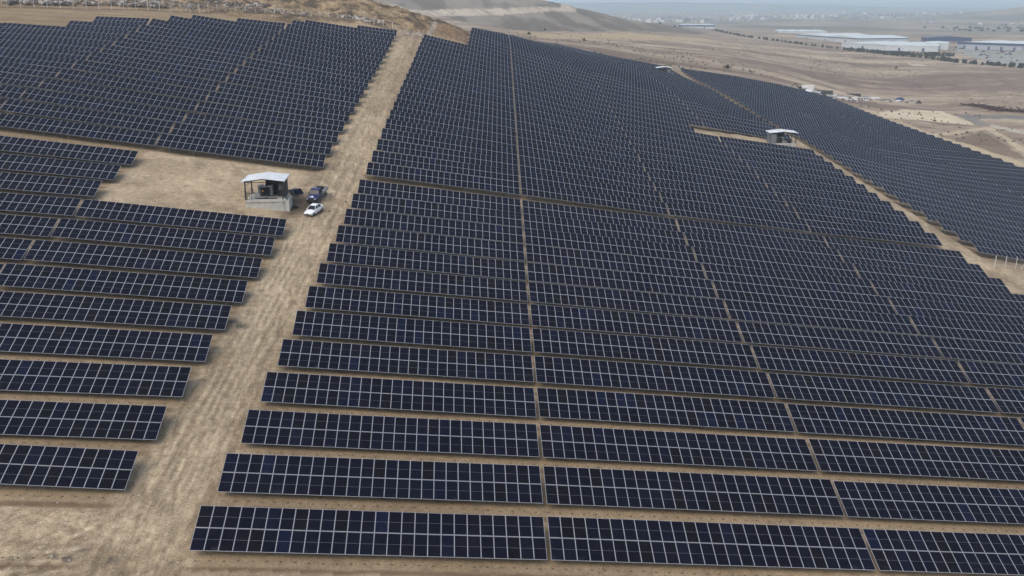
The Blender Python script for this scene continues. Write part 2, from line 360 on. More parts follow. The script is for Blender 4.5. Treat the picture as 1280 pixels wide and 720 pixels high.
def worn(name, base, rough=.6, metal=0.0, var=.25, scale=3.0, dirt=(.20, .16, .11), dirt_amt=.25):
    """A plain painted or mineral surface with uneven tone and settled dust."""
    m = new_mat(name, base, rough, metal)
    k = NT(m)
    tc = k.n('ShaderNodeTexCoord').outputs['Object']
    n1 = k.noise(tc, scale, 5, .6)
    n2 = k.noise(tc, scale * 6, 3, .6)
    lo = tuple(c * (1 - var) for c in base)
    hi = tuple(min(c * (1 + var * .5), .9) for c in base)
    c = k.mix(k.rng(n1, .3, .7), lo, hi)
    c = k.mix(k.math('MULTIPLY', k.rng(n2, .5, .75), dirt_amt), c, dirt)
    k.set(k.b.inputs['Base Color'], c)
    k.bump(n2, .15, .01)
    return m


# ------------------------------------------------------------------ mesh builder


class MB:
    def __init__(self):
        self.v, self.f, self.m = [], [], []
        self.mats = []

    def mi(self, mat):
        if mat not in self.mats:
            self.mats.append(mat)
        return self.mats.index(mat)

    def add(self, verts, faces, mat):
        o = len(self.v)
        self.v += [tuple(p) for p in verts]
        i = self.mi(mat)
        for f in faces:
            self.f.append(tuple(a + o for a in f))
            self.m.append(i)

    def hexa(self, p, mat):
        """eight corners, bottom four then top four, both counter-clockwise from above"""
        self.add(p, [(3, 2, 1, 0), (4, 5, 6, 7), (0, 1, 5, 4), (1, 2, 6, 5), (2, 3, 7, 6), (3, 0, 4, 7)], mat)

    def box(self, c, s, mat, rz=0.0, M=None):
        x, y, z = (a / 2 for a in s)
        p = [(-x, -y, -z), (x, -y, -z), (x, y, -z), (-x, y, -z), (-x, -y, z), (x, -y, z), (x, y, z), (-x, y, z)]
        cs, sn = math.cos(rz), math.sin(rz)
        p = [Vector((a * cs - b * sn + c[0], a * sn + b * cs + c[1], d + c[2])) for a, b, d in p]
        if M is not None:
            p = [M @ q for q in p]
        self.hexa(p, mat)

    def bar(self, a, b, w, mat, w2=None):
        """square bar from a to b"""
        a, b = Vector(a), Vector(b)
        d = (b - a).normalized()
        u = d.cross(Vector((0, 0, 1)))
        if u.length < 1e-3:
            u = Vector((1, 0, 0))
        u.normalize()
        v = d.cross(u)
        h, g = w / 2, (w2 or w) / 2
        p = [a - u * h - v * h, a + u * h - v * h, a + u * h + v * h, a - u * h + v * h,
             b - u * g - v * g, b + u * g - v * g, b + u * g + v * g, b - u * g + v * g]
        self.hexa(p, mat)

    def tube(self, a, b, r, mat, n=10, r2=None, cap=True):
        a, b = Vector(a), Vector(b)
        d = (b - a).normalized()
        u = d.cross(Vector((0, 0, 1)))
        if u.length < 1e-3:
            u = Vector((1, 0, 0))
        u.normalize()
        v = d.cross(u)
        r2 = r if r2 is None else r2
        ring = []
        for P, q in ((a, r), (b, r2)):
            for i in range(n):
                t = 2 * math.pi * i / n
                ring.append(P + u * math.cos(t) * q + v * math.sin(t) * q)
        f = [(i, (i + 1) % n, n + (i + 1) % n, n + i) for i in range(n)]
        if cap:
            f += [tuple(range(n - 1, -1, -1)), tuple(range(n, 2 * n))]
        self.add(ring, f, mat)

    def prism(self, prof, y0, y1, mat):
        """profile of (x, z) points extruded along y"""
        n = len(prof)
        v = [(x, y0, z) for x, z in prof] + [(x, y1, z) for x, z in prof]
        f = [tuple(range(n)), tuple(range(2 * n - 1, n - 1, -1))]
        f += [((i + 1) % n, i, n + i, n + (i + 1) % n) for i in range(n)]
        self.add(v, f, mat)

    def mesh(self, name):
        me = bpy.data.meshes.new(name)
        me.from_pydata(self.v, [], self.f)
        for m in self.mats:
            me.materials.append(m)
        me.polygons.foreach_set('material_index', self.m)
        bm = bmesh.new()
        bm.from_mesh(me)
        bmesh.ops.recalc_face_normals(bm, faces=bm.faces)
        bm.to_mesh(me)
        bm.free()
        return me

    def build(self, name, parent=None, bevel=0.0):
        o = bpy.data.objects.new(name, self.mesh(name))
        COL.objects.link(o)
        if parent:
            o.parent = parent
        if bevel:
            b = o.modifiers.new("bevel", 'BEVEL')
            b.width = bevel
            b.segments = 2
            b.limit_method = 'ANGLE'
        return o


def tag(o, label=None, cat=None, group=None, kind=None):
    for k, v in (('label', label), ('category', cat), ('group', group), ('kind', kind)):
        if v:
            o[k] = v
    return o


def empty(name, loc, label, cat, group=None, rz=0.0):
    o = bpy.data.objects.new(name, None)
    o.empty_display_size = .3
    COL.objects.link(o)
    o.location = loc
    o.rotation_euler = (0, 0, rz)
    return tag(o, label, cat, group)


def inst(name, me, parent=None, loc=(0, 0, 0), rot=(0, 0, 0)):
    o = bpy.data.objects.new(name, me)
    COL.objects.link(o)
    if parent:
        o.parent = parent
    o.location = loc
    o.rotation_euler = rot
    return o


# ------------------------------------------------------------------ layout of the solar field
PITCH_ROW = 7.92797
AISLE = 3.19822
TILT = 0.386133
MOD = 1.15                       # one module and its gap along a row
MW = 26 * MOD
WD = 4.497                       # two modules up the slope
SK = 0.084983                    # the ends of the rows step along the road
HB = 0.70
GAP = 0.345


def row_y(k):
    return k * PITCH_ROW + (AISLE if k > 12.5 else 0)


# ------------------------------------------------------------------ terrain
def build_terrain():
    th_in = np.arange(-0.60, 0.6001, 0.00185)
    th = np.concatenate([np.arange(-2.2, -0.60, 0.04), th_in, np.arange(0.60 + .04, 2.21, 0.04)])
    us = [math.log(4.0)]
    while us[-1] < math.log(21000):
        d = math.exp(us[-1])
        us.append(us[-1] + (.08 if d < 38 else .0062 if d < 150 else .0075 if d < 520 else .012 if d < 4000 else .03))
    u = np.array(us)
    T, U = np.meshgrid(th, u)
    D = np.exp(U)
    X = CAM[0] + D * np.sin(T + YAW)
    Y = CAM[1] + D * np.cos(T + YAW)
    Z = ground(X, Y)
    Xc = X - SK * Y
    fine = sstep(300, 150, D)

    # --- regions
    field = ((Xc > -135) & (Xc < 219) & (Y > -1.5) & (Y < 432)).astype(float)
    field *= 1 - ((Xc < -8) & (Y > 252)) - ((Xc > -8) & (Xc < 14) & (Y > 262)) * (Xc >= -8)
    field = np.clip(field, 0, 1)
    road = sstep(-9.6, -7.4, Xc) * sstep(1.2, -.8, Xc) * (Y < 265)
    road2 = sstep(119, 121, Xc) * sstep(129.5, 127.2, Xc) * (Y > 60) * (Y < 425)
    aisle = sstep(96.2, 97.5, Y) * sstep(107, 105.5, Y) * (Xc > -120) * (Xc < 122)
    aisle *= .6
    pad = sstep(-40.5, -38.5, Xc) * sstep(0, -1.5, Xc) * sstep(77.5, 79.5, Y) * sstep(106.5, 104.5, Y)
    pad = np.maximum(pad, sstep(84.0, 85.0, Xc) * sstep(121, 120, Xc) * sstep(row_y(24) - 2.6, row_y(24) - 1.6, Y) * sstep(row_y(26) - .2, row_y(26) - 1.0, Y))
    fore = sstep(-1.2, -4, Y) + sstep(-8.5, -10, Xc) * sstep(7.5, 5, Y)
    right_open = sstep(121, 123, Xc) * sstep(103, 100, Y)
    track = np.clip(road + road2 + pad + fore + right_open, 0, 1)
    rocky = sstep(-2, 6, Y - 246 - .10 * (Xc + 60) - 12 * (Xc > -40)) * (Xc < 30) * (D < 520)

    # --- relief
    rel = .05 * (fbm(X / 1.7, Y / 1.7, 3, 4) - .5) * 2 * fine
    rel += .10 * (fbm(X / 6, Y / 6, 5, 3) - .5) * 2 * sstep(420, 250, D)
    # wheel ruts run along the road
    wob = .5 * (fbm(Y / 22, X / 50, 9, 2) - .5)
    for c0, wd in ((-6.2, .35), (-4.6, .35), (-3.4, .3), (-1.9, .3)):
        rel -= .06 * np.exp(-((Xc - c0 - 2 * wob) / wd) ** 2) * road * fine
    rel += rocky * (1.9 * (fbm(X / 9, Y / 9, 21, 5) - .5) + .7 * (np.abs(fbm(X / 3, Y / 3, 23, 3) - .5)))
    # soil lowered around the racks so that the shade beneath them deepens
    rel -= field * (1 - np.clip(track * 1.3, 0, 1)) * (.20 * sstep(22, 45, Y) + .32 * sstep(102, 106, Y)) * sstep(432, 424, Y)
    # the bank of dug soil behind the fence
    rel += rocky * .8 * sstep(.45, .7, fbm(X / 4, Y / 4, 29, 3))
    pit = np.exp(-(((X - 33) / 8) ** 2 + ((Y - 277) / 9) ** 2))
    rel += pit * (2.4 * (fbm(X / 4, Y / 4, 31, 4) - .35))
    plain = sstep(430, 620, D)
    rel += plain * (3.0 * (fbm(X / 110, Y / 160, 41, 4) - .5) + .8 * (fbm(X / 16, Y / 24, 43, 3) - .5)) * sstep(9000, 3000, D)
    gh = in_poly(X, Y, POLY['ghill']).astype(float)
    rel += gh * 5 * (np.abs(fbm(X / 60, Y / 300, 47, 4) - .5)) - gh * 1
    qy = in_poly(X, Y, POLY['quarry']).astype(float)
    rel += qy * 2.5 * (fbm(X / 11, Y / 200, 51, 3) - .5)
    for hpx, hd, hh, hw, hl in ((1330, 5600, 62, 520, 700), (1030, 4300, 17, 380, 350), (820, 11000, 70, 2500, 1500)):
        ha = math.atan((hpx - 640) / FPX) + YAW
        dxl = (X - CAM[0]) * math.cos(ha) - (Y - CAM[1]) * math.sin(ha)
        dyl = (X - CAM[0]) * math.sin(ha) + (Y - CAM[1]) * math.cos(ha) - hd
        rel += hh * np.exp(-(dxl / hw) ** 2 - (dyl / hl) ** 2) * (.8 + .4 * fbm(X / 260, Y / 260, 63, 3))
    rel += sstep(3200, 6000, D) * 26 * (fbm(X / 900, Y / 900, 61, 4) - .5)
    Z = Z + rel

    # --- soil colours (reflectance)
    def C(c):
        return np.array(c)[None, None, :] * np.ones(X.shape + (1,))

    def blend(col, c, f):
        return col * (1 - f[..., None]) + C(c) * f[..., None]
    n1 = fbm(X / 7, Y / 7, 71, 4)
    n2 = fbm(X / 2.2, Y / 2.2, 73, 4)
    n3 = fbm(X / 60, Y / 60, 75, 4)
    col = C((.330, .262, .190))
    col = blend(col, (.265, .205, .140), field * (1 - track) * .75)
    col = blend(col, (.43, .355, .265), track * (.55 + .45 * sstep(.3, .7, n1)))
    col = blend(col, (.27, .215, .155), track * sstep(.58, .72, n2) * .4)
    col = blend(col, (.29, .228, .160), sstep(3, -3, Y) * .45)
    col = blend(col, (.20, .155, .108), track * sstep(.55, .68, fbm(X / 3.4, Y / 3.4, 80, 5)) * .45)
    # streaks left by wheels along the road
    st = fbm(Xc / .55 + 2 * wob, Y / 26, 81, 3)
    col = blend(col, (.47, .395, .30), road * sstep(.52, .70, st) * .6)
    col = blend(col, (.23, .18, .13), road * sstep(.48, .30, st) * .6)
    st2 = fbm(X / 24, Y / .7 + X * .05, 83, 3)
    f2 = sstep(-2.5, -5, Y) * sstep(4, -6, Xc)
    col = blend(col, (.24, .19, .135), f2 * sstep(.46, .30, st2) * .6)
    for (ax, ay, ar) in ((-3.2, 42.5, 1.0), (-4.4, 43.6, .7), (-5.9, -.5, .55), (-8.7, .7, .5), (-10.7, -.2, .6), (-9.4, -.4, .5)):
        ad = np.hypot((X - ax) / 1.6, Y - ay) / ar
        col = blend(col, (.085, .085, .085), sstep(1.0, .35, ad + .9 * (fbm(X / .5, Y / .5, 85, 3) - .5)) * .8)
    # wheel tracks: pairs along the road, and the turn towards the left below the first rows
    def tracks(col, dist, on):
        for off in (-.85, .85):
            q = np.exp(-((dist - off) / .26) ** 2)
            e2 = np.exp(-((np.abs(dist - off) - .42) / .16) ** 2)
            br = sstep(.30, .55, fbm(X / 2.5, Y / 2.5, 87, 3))
            col = blend(col, (.50, .42, .32), q * on * br * .65)
            col = blend(col, (.225, .178, .128), e2 * on * br * .5)
        return col
    for c0, wv_ in ((-5.7, 1.6), (-3.0, 2.4), (-4.4, -2.0)):
        col = tracks(col, Xc - c0 - wv_ * (fbm(Y / 30, Y * 0 + c0, 88, 2) - .5), ((Y < 262) & (Y > 2)) * fine)
    for (ox, oy, rad) in ((-19.5, 10.0, 14.5), (-22.0, 14.0, 17.5), (-17.0, 9.0, 10.5)):
        dr_ = np.hypot(X - ox, Y - oy) - rad
        dr_ = np.where(X < ox, oy - rad - Y, dr_)
        col = tracks(col, dr_ + .8 * (fbm(X / 9, Y / 9, 89, 2) - .5), ((Y < oy) & (Xc < 1)) * fine)
    # soil churned up beside the row ends
    ch = np.exp(-((Xc + 9.3) / 1.1) ** 2) + np.exp(-((Xc - .2) / .9) ** 2)
    col = blend(col, (.215, .168, .118), np.clip(ch, 0, 1) * sstep(.40, .62, fbm(X / 1.6, Y / 1.6, 90, 4)) * (Y > 2) * (Y < 250) * .7)
    # darker ground by the hut where the vehicles stand
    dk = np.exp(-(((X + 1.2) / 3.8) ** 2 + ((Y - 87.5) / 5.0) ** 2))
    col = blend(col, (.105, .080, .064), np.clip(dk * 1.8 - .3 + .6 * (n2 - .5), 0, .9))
    # rocky hillside
    rk = fbm(X / 5, Y / 5, 91, 5)
    hillc = C((.27, .205, .135))
    hillc = blend(hillc, (.10, .080, .060), sstep(.48, .60, rk))
    hillc = blend(hillc, (.40, .33, .235), sstep(.42, .30, rk) * .8)
    col = col * (1 - rocky[..., None]) + hillc * rocky[..., None]
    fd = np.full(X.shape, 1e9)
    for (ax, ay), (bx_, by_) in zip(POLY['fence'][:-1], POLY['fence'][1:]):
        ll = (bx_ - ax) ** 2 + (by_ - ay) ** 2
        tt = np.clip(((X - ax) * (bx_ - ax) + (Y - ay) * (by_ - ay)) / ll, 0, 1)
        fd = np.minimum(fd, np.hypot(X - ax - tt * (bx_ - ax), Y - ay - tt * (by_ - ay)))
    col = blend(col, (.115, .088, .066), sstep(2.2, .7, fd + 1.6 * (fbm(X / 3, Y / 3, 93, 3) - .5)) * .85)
    col = blend(col, (.24, .165, .11), np.clip(pit * 1.6, 0, 1) * .9)
    # open plain beyond the field
    pc = C((.325, .265, .215))
    stx = fbm(X / 260 + Y / 900, Y / 60, 95, 5)
    pc = blend(pc, (.20, .152, .128), sstep(.52, .66, stx) * .85)
    pc = blend(pc, (.44, .37, .29), sstep(.44, .32, stx) * .8)
    pc = blend(pc, (.17, .13, .105), sstep(.56, .66, fbm(X / 34 + Y / 90, Y / 13, 97, 4)) * .6)
    pc = blend(pc, (.44, .375, .30), sstep(.58, .70, fbm(X / 60 + Y / 120, Y / 16, 98, 4)) * .5)
    pc *= (.75 + .5 * fbm(X / 9, Y / 6, 100, 3))[..., None]
    edge = sstep(434, 452, Y) + sstep(222, 232, Xc) + (Xc > 130) * sstep(96, 90, Y)
    edge = np.clip(edge, 0, 1)
    col = col * (1 - edge[..., None]) + pc * edge[..., None]
    jit = (fbm(X / 14, Y / 14, 99, 3) - .5)

    def paint(col, name, c, f=1.0, j=8):
        jx = j * (fbm(X / (3 * j), Y / (3 * j), 101, 3) - .5)
        jy = j * (fbm(X / (3 * j), Y / (3 * j), 103, 3) - .5)
        return blend(col, c, in_poly(X + jx, Y + jy, POLY[name]) * f)
    col = paint(col, 'yellow', (.43, .35, .235), .75, 30)
    col = paint(col, 'ghill', (.250, .226, .196), .95, 6)
    gl = fbm(X / 40, Y / 300, 105, 4)
    col = blend(col, (.140, .120, .100), gh * sstep(.46, .60, gl) * .85)
    col = paint(col, 'quarry', (.50, .44, .375), 1.0, 5)
    col = blend(col, (.20, .165, .135), qy * sstep(.50, .6, fbm(X / 9 + Y / 60, Y / 200, 107, 3)) * .5)
    col = paint(col, 'mauve1', (.20, .155, .135), .7, 14)
    col = paint(col, 'mauve2', (.215, .17, .145), .6, 14)
    col = paint(col, 'mauve3', (.215, .17, .145), .5, 14)
    col = paint(col, 'mauve4', (.22, .175, .145), .6, 16)
    col = paint(col, 'scrub', (.19, .15, .115), .85, 5)
    col = paint(col, 'edge', (.47, .39, .29), .9, 4)
    col = paint(col, 'track1', (.52, .44, .33), .9, 3)
    col = paint(col, 'track2', (.50, .42, .32), .9, 3)
    col = paint(col, 'pale', (.60, .53, .42), .9, 5)
    col = paint(col, 'whiteroad', (.50, .47, .42), .85, 2)
    col = paint(col, 'asph', (.20, .20, .205), .9, 3)
    col = paint(col, 'lot', (.31, .33, .34), .85, 8)
    col = paint(col, 'palemark', (.52, .46, .38), .8, 6)
    far = sstep(2300, 3300, D) * (1 - gh)
    fn = fbm(X / 240, Y / 420, 111, 4)
    farc = C((.235, .215, .19))
    farc = blend(farc, (.12, .13, .10), sstep(.5, .62, fn) * .8)
    farc = blend(farc, (.36, .30, .24), sstep(.42, .3, fn) * .7)
    col = col * (1 - far[..., None]) + farc * far[..., None]
    mtn = sstep(6500, 9500, D)
    col = blend(col, (.19, .21, .20), mtn * .85)
    # gravel heap and track over the crest
    col = paint(col, 'gravel', (.34, .32, .29), .85, 1)
    col *= np.array([.90, .875, .775])[None, None]
    col *= (.82 + .36 * n3)[..., None] * (.9 + .2 * n1)[..., None]

    # --- masks used by the material: r = rows of the field, g = bare track, b = stones
    rows = field * (1 - np.clip(road + road2 + pad + right_open, 0, 1)) * (Y > -3) * (Y < 250)
    rows = np.maximum(rows, ((Y > -1.2) & (Y < 2) & (Xc > -.5)) * 1.0)
    rows *= 1 - ((Y > 96.5) & (Y < 105.5))
    stones = np.clip(rocky + .40 * fore + .28 * track + .8 * pit, 0, 1)
    nv, nu = X.shape
    verts = np.stack([X, Y, Z], -1).reshape(-1, 3)
    idx = np.arange(nv * nu).reshape(nv, nu)
    quads = np.stack([idx[:-1, :-1], idx[:-1, 1:], idx[1:, 1:], idx[1:, :-1]], -1).reshape(-1, 4)
    me = bpy.data.meshes.new("ground")
    me.vertices.add(len(verts))
    me.vertices.foreach_set('co', verts.ravel())
    me.loops.add(quads.size)
    me.loops.foreach_set('vertex_index', quads[:, ::-1].ravel())
    me.polygons.add(len(quads))
    me.polygons.foreach_set('loop_start', np.arange(0, quads.size, 4))
    me.polygons.foreach_set('use_smooth', np.ones(len(quads), bool))
    me.update()
    me.validate()
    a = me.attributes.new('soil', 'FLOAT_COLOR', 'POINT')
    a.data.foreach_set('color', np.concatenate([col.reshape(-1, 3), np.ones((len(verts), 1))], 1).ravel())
    a = me.attributes.new('zones', 'FLOAT_COLOR', 'POINT')
    zz = np.stack([rows, track, stones, np.clip(road + road2 + .6 * sstep(-2, -4, Y), 0, 1)], -1)
    a.data.foreach_set('color', zz.reshape(-1, 4).ravel())

    m = new_mat("soil", rough=.95, spec=.15)
    k = NT(m)
    pos = k.n('ShaderNodeNewGeometry').outputs['Position']
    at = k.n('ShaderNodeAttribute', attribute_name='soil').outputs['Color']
    zn = k.n('ShaderNodeSeparateColor')
    zat = k.n('ShaderNodeAttribute', attribute_name='zones')
    k.set(zn.inputs[0], zat.outputs['Color'])
    zr, zt, zs = zn.outputs
    sp = k.n('ShaderNodeSeparateXYZ')
    k.set(sp.inputs[0], pos)
    x, y = sp.outputs[0], sp.outputs[1]
    na = k.noise(pos, 1.1, 6, .65)
    nb = k.noise(pos, 6.5, 4, .7)
    nc = k.noise(pos, .09, 5, .6)
    c = k.mix(1.0, at, k.ramp(na, [(.30, (.76, .74, .72)), (.5, (1, 1, 1)), (.70, (1.17, 1.17, 1.16))]), 'MULTIPLY')
    c = k.mix(1.0, c, k.ramp(nb, [(.32, (.66, .63, .60)), (.5, (1, 1, 1)), (.68, (1.32, 1.32, 1.32))]), 'MULTIPLY')
    c = k.mix(1.0, c, k.ramp(nc, [(.3, (.86, .85, .84)), (.7, (1.1, 1.1, 1.1))]), 'MULTIPLY')
    rk = k.noise(pos, 1.0, 7, .74)
    c = k.mix(k.math('MULTIPLY', zs, .85), c, k.mix(1.0, c, k.ramp(rk, [(.38, (.38, .36, .33)), (.5, (.95, .95, .95)), (.62, (1.55, 1.53, 1.48))]), 'MULTIPLY'))
    mp = k.n('ShaderNodeMapping')
    mp.inputs['Rotation'].default_value = (0, 0, math.atan(SK))
    mp.inputs['Scale'].default_value = (2.4, .34, 1)
    k.set(mp.inputs['Vector'], pos)
    stk = k.noise(mp.outputs[0], 1.0, 5, .62)
    c = k.mix(zat.outputs['Alpha'], c, k.mix(1.0, c, k.ramp(stk, [(.34, (.76, .74, .72)), (.5, (1, 1, 1)), (.66, (1.18, 1.18, 1.17))]), 'MULTIPLY'))
    # rows: phase from one row to the next
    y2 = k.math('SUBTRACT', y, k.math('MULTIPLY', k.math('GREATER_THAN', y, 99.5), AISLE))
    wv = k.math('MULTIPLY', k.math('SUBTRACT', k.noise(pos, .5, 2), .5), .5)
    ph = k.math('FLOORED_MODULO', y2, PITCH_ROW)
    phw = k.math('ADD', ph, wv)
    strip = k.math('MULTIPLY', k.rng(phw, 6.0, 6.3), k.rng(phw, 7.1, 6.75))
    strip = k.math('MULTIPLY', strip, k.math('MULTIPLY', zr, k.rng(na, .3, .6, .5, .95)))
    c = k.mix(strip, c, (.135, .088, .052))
    # drip holes below the lower edge of every module column
    xs = k.math('SUBTRACT', x, k.math('MULTIPLY', y, SK))
    jx = k.math('MULTIPLY', k.math('SUBTRACT', nc, .5), .5)
    dx = k.math('SUBTRACT', k.math('FLOORED_MODULO', k.math('ADD', xs, jx), MOD), MOD / 2)
    dy = k.math('ADD', k.math('SUBTRACT', k.math('FLOORED_MODULO', k.math('ADD', y2, 4), PITCH_ROW), 4 - .28), k.math('MULTIPLY', wv, .5))
    rr = k.math('ADD', k.math('MULTIPLY', dx, dx), k.math('MULTIPLY', k.math('MULTIPLY', dy, dy), 2.2))
    dot = k.math('MULTIPLY', k.rng(rr, .030, .008), k.math('MULTIPLY', zr, k.rng(nb, .35, .6, .25, .95)))
    c = k.mix(dot, c, (.045, .030, .020))
    # small stones
    vo = k.n('ShaderNodeTexVoronoi')
    k.set(vo.inputs['Vector'], pos)
    vo.inputs['Scale'].default_value = 2.6
    sc = k.n('ShaderNodeSeparateColor')
    k.set(sc.inputs[0], vo.outputs['Color'])
    peb = k.math('MULTIPLY', k.math('LESS_THAN', vo.outputs['Distance'], .2), k.math('GREATER_THAN', sc.outputs[0], k.rng(zs, 0, 1, .93, .72)))
    pc_ = k.mix(sc.outputs[1], (.16, .13, .10), (.62, .58, .52))
    c = k.mix(k.math('MULTIPLY', peb, .75), c, pc_)
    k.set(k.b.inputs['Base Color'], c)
    hgt = k.math('ADD', k.math('MULTIPLY', na, .7), k.math('ADD', k.math('MULTIPLY', nb, .3), k.math('MULTIPLY', peb, .25)))
    k.bump(hgt, .55, .10)
    me.materials.append(m)
    o = bpy.data.objects.new("ground", me)
    COL.objects.link(o)
    tag(o, kind='structure')
    return o


build_terrain()

# ------------------------------------------------------------------ materials of the panels
def glass_mat(name, src):
    m = new_mat(name, (.006, .007, .016), .16)
    k = NT(m)
    if src == 'object':
        rnd = k.n('ShaderNodeObjectInfo').outputs['Random']
    else:
        rnd = k.n('ShaderNodeNewGeometry').outputs['Random Per Island']
        r2 = k.n('ShaderNodeObjectInfo').outputs['Random']
        rnd = k.math('FRACT', k.math('ADD', rnd, k.math('MULTIPLY', r2, 7.31)))
    base = k.ramp(rnd, [(0, (.0032, .0037, .0085)), (.25, (.0038, .0044, .0110)), (.48, (.0034, .0036, .0068)), (.68, (.0044, .0042, .0058)),
                        (.76, (.0036, .0043, .0105)), (.92, (.0040, .0054, .0150)), (.978, (.0046, .0070, .0210)), (.998, (.009, .024, .085))], 'CONSTANT')
    tc = k.n('ShaderNodeTexCoord')
    pos = k.n('ShaderNodeNewGeometry').outputs['Position']
    n = k.noise(pos, .35, 4, .6)
    # thin film of dust, thicker in places
    base = k.mix(k.rng(n, .45, .8, .0, .012), base, (.30, .26, .21))
    if src == 'object':
        sp = k.n('ShaderNodeSeparateXYZ')
        k.set(sp.inputs[0], tc.outputs['Object'])
        # busbar stripes and the dark joints of the cells
        fx = k.math('FRACT', k.math('MULTIPLY', sp.outputs[0], 6 / 1.05))
        j = k.math('LESS_THAN', k.math('ABSOLUTE', k.math('SUBTRACT', fx, .5)), .10)
        base = k.mix(k.math('MULTIPLY', j, .5), base, (.022, .022, .028))
        # grime gathered along the lower edge
        n3 = k.noise(pos, .9, 4, .65)
        g = k.math('MULTIPLY', k.rng(sp.outputs[1], .55, .0), k.rng(n3, .60, .78))
        base = k.mix(k.math('MULTIPLY', g, .35), base, (.16, .18, .20))
    k.set(k.b.inputs['Base Color'], base)
    k.set(k.b.inputs['Roughness'], k.rng(n, .3, .8, .12, .26))
    k.b.inputs['IOR'].default_value = 1.15
    k.b.inputs['Sheen Weight'].default_value = .08
    k.b.inputs['Sheen Roughness'].default_value = .35
    k.b.inputs['Sheen Tint'].default_value = (.62, .74, .95, 1)
    k.b.inputs['Specular Tint'].default_value = (.55, .72, 1.0, 1)
    return m


M_GLASS = glass_mat("cell_glass", 'object')
M_GLASS_D = glass_mat("cell_glass_deck", 'island')
M_FRAME = worn("anodised_frame", (.33, .345, .37), .45, .1, .10, 2.0, (.3, .26, .2), .15)
M_GALV = worn("galvanised_steel", (.19, .195, .20), .5, .5, .15, 2.0)
M_MID = new_mat("backsheet", (.13, .135, .15), .5)

ML, MWD, FW = 2.225, 1.134, .030


def module_faces(mb, x0, y0, z0, fr, gl, T=None):
    """one framed module, lower left corner at x0, y0 in the plane of the table"""
    def P(x, y, z):
        p = (x0 + x, y0 + y, z0 + z)
        return T(p) if T else p
    w, l, t = MWD, ML, .035
    a, b = FW, .006
    v = [P(0, 0, t), P(w, 0, t), P(w, l, t), P(0, l, t),
         P(a, a, t), P(w - a, a, t), P(w - a, l - a, t), P(a, l - a, t),
         P(a, l / 2 - .011, t), P(w - a, l / 2 - .011, t), P(w - a, l / 2 + .011, t), P(a, l / 2 + .011, t),
         P(0, 0, 0), P(w, 0, 0), P(w, l, 0), P(0, l, 0)]
    o = len(mb.v)
    mb.v += v
    fi, gi, mi = mb.mi(fr), mb.mi(gl), mb.mi(M_MID)
    for f, i in (((0, 1, 5, 4), fi), ((1, 2, 6, 10, 9, 5), fi), ((2, 3, 7, 6), fi), ((3, 0, 4, 8, 11, 7), fi),
                 ((4, 5, 9, 8), gi), ((8, 9, 10, 11), mi), ((11, 10, 6, 7), gi),
                 ((1, 0, 12, 13), fi), ((2, 1, 13, 14), fi), ((3, 2, 14, 15), fi), ((0, 3, 15, 12), fi), ((15, 14, 13, 12), fi)):
        mb.f.append(tuple(q + o for q in f))
        mb.m.append(i)


mb = MB()
module_faces(mb, 0, 0, 0, M_FRAME, M_GLASS)
ME_MODULE = mb.mesh("module")
CT, ST = math.cos(TILT), math.sin(TILT)
Y_MOD = (0.0, ML + .047)


def plane(p):
    """table plane -> table frame"""
    x, y, z = p
    return (x, y * CT - z * ST, HB + y * ST + z * CT)


def frame_mb(n, legs):
    mb = MB()
    L = n * MOD
    for y in (.45, 1.75, 2.75, 4.05):
        a, b = plane((.02, y, -.045)), plane((L - .04, y, -.045))
        mb.bar(a, b, .07, M_GALV)
    nl = max(2, round(L / 4.5))
    for i in range(nl):
        x = L * (i + .5) / nl
        mb.bar(plane((x, .25, -.13)), plane((x, 4.3, -.13)), .09, M_GALV)
        if legs:
            for y in (.95, 3.55):
                q = plane((x, y, -.17))
                mb.bar(q, (q[0], q[1], q[2] - 2.9), .11, M_GALV)
    return mb


def deck_mb(n):
    mb = MB()
    for i in range(n):
        for y in Y_MOD:
            module_faces(mb, i * MOD + .008, y, 0, M_FRAME, M_GLASS_D, plane)
    return mb


_deck, _frame = {}, {}


def deck(n):
    if n not in _deck:
        _deck[n] = deck_mb(n).mesh("module_deck")
    return _deck[n]


def frame(n, legs):
    if (n, legs) not in _frame:
        _frame[n, legs] = frame_mb(n, legs).mesh("support_frame")
    return _frame[n, legs]


mb = MB()
mb.bar((0, 0, 0), (0, 0, -2.9), .11, M_GALV)
ME_LEG = mb.mesh("leg")

# ------------------------------------------------------------------ list of all tables
ORD = ("first second third fourth fifth sixth seventh eighth ninth tenth eleventh twelfth thirteenth fourteenth fifteenth sixteenth "
       "seventeenth eighteenth nineteenth").split()


def ordinal(n):
    if n <= 19:
        return ORD[n - 1]
    tens = {2: ("twenty", "twentieth"), 3: ("thirty", "thirtieth"), 4: ("forty", "fortieth"), 5: ("fifty", "fiftieth")}[n // 10]
    return tens[1] if n % 10 == 0 else tens[0] + "-" + ORD[n % 10 - 1]


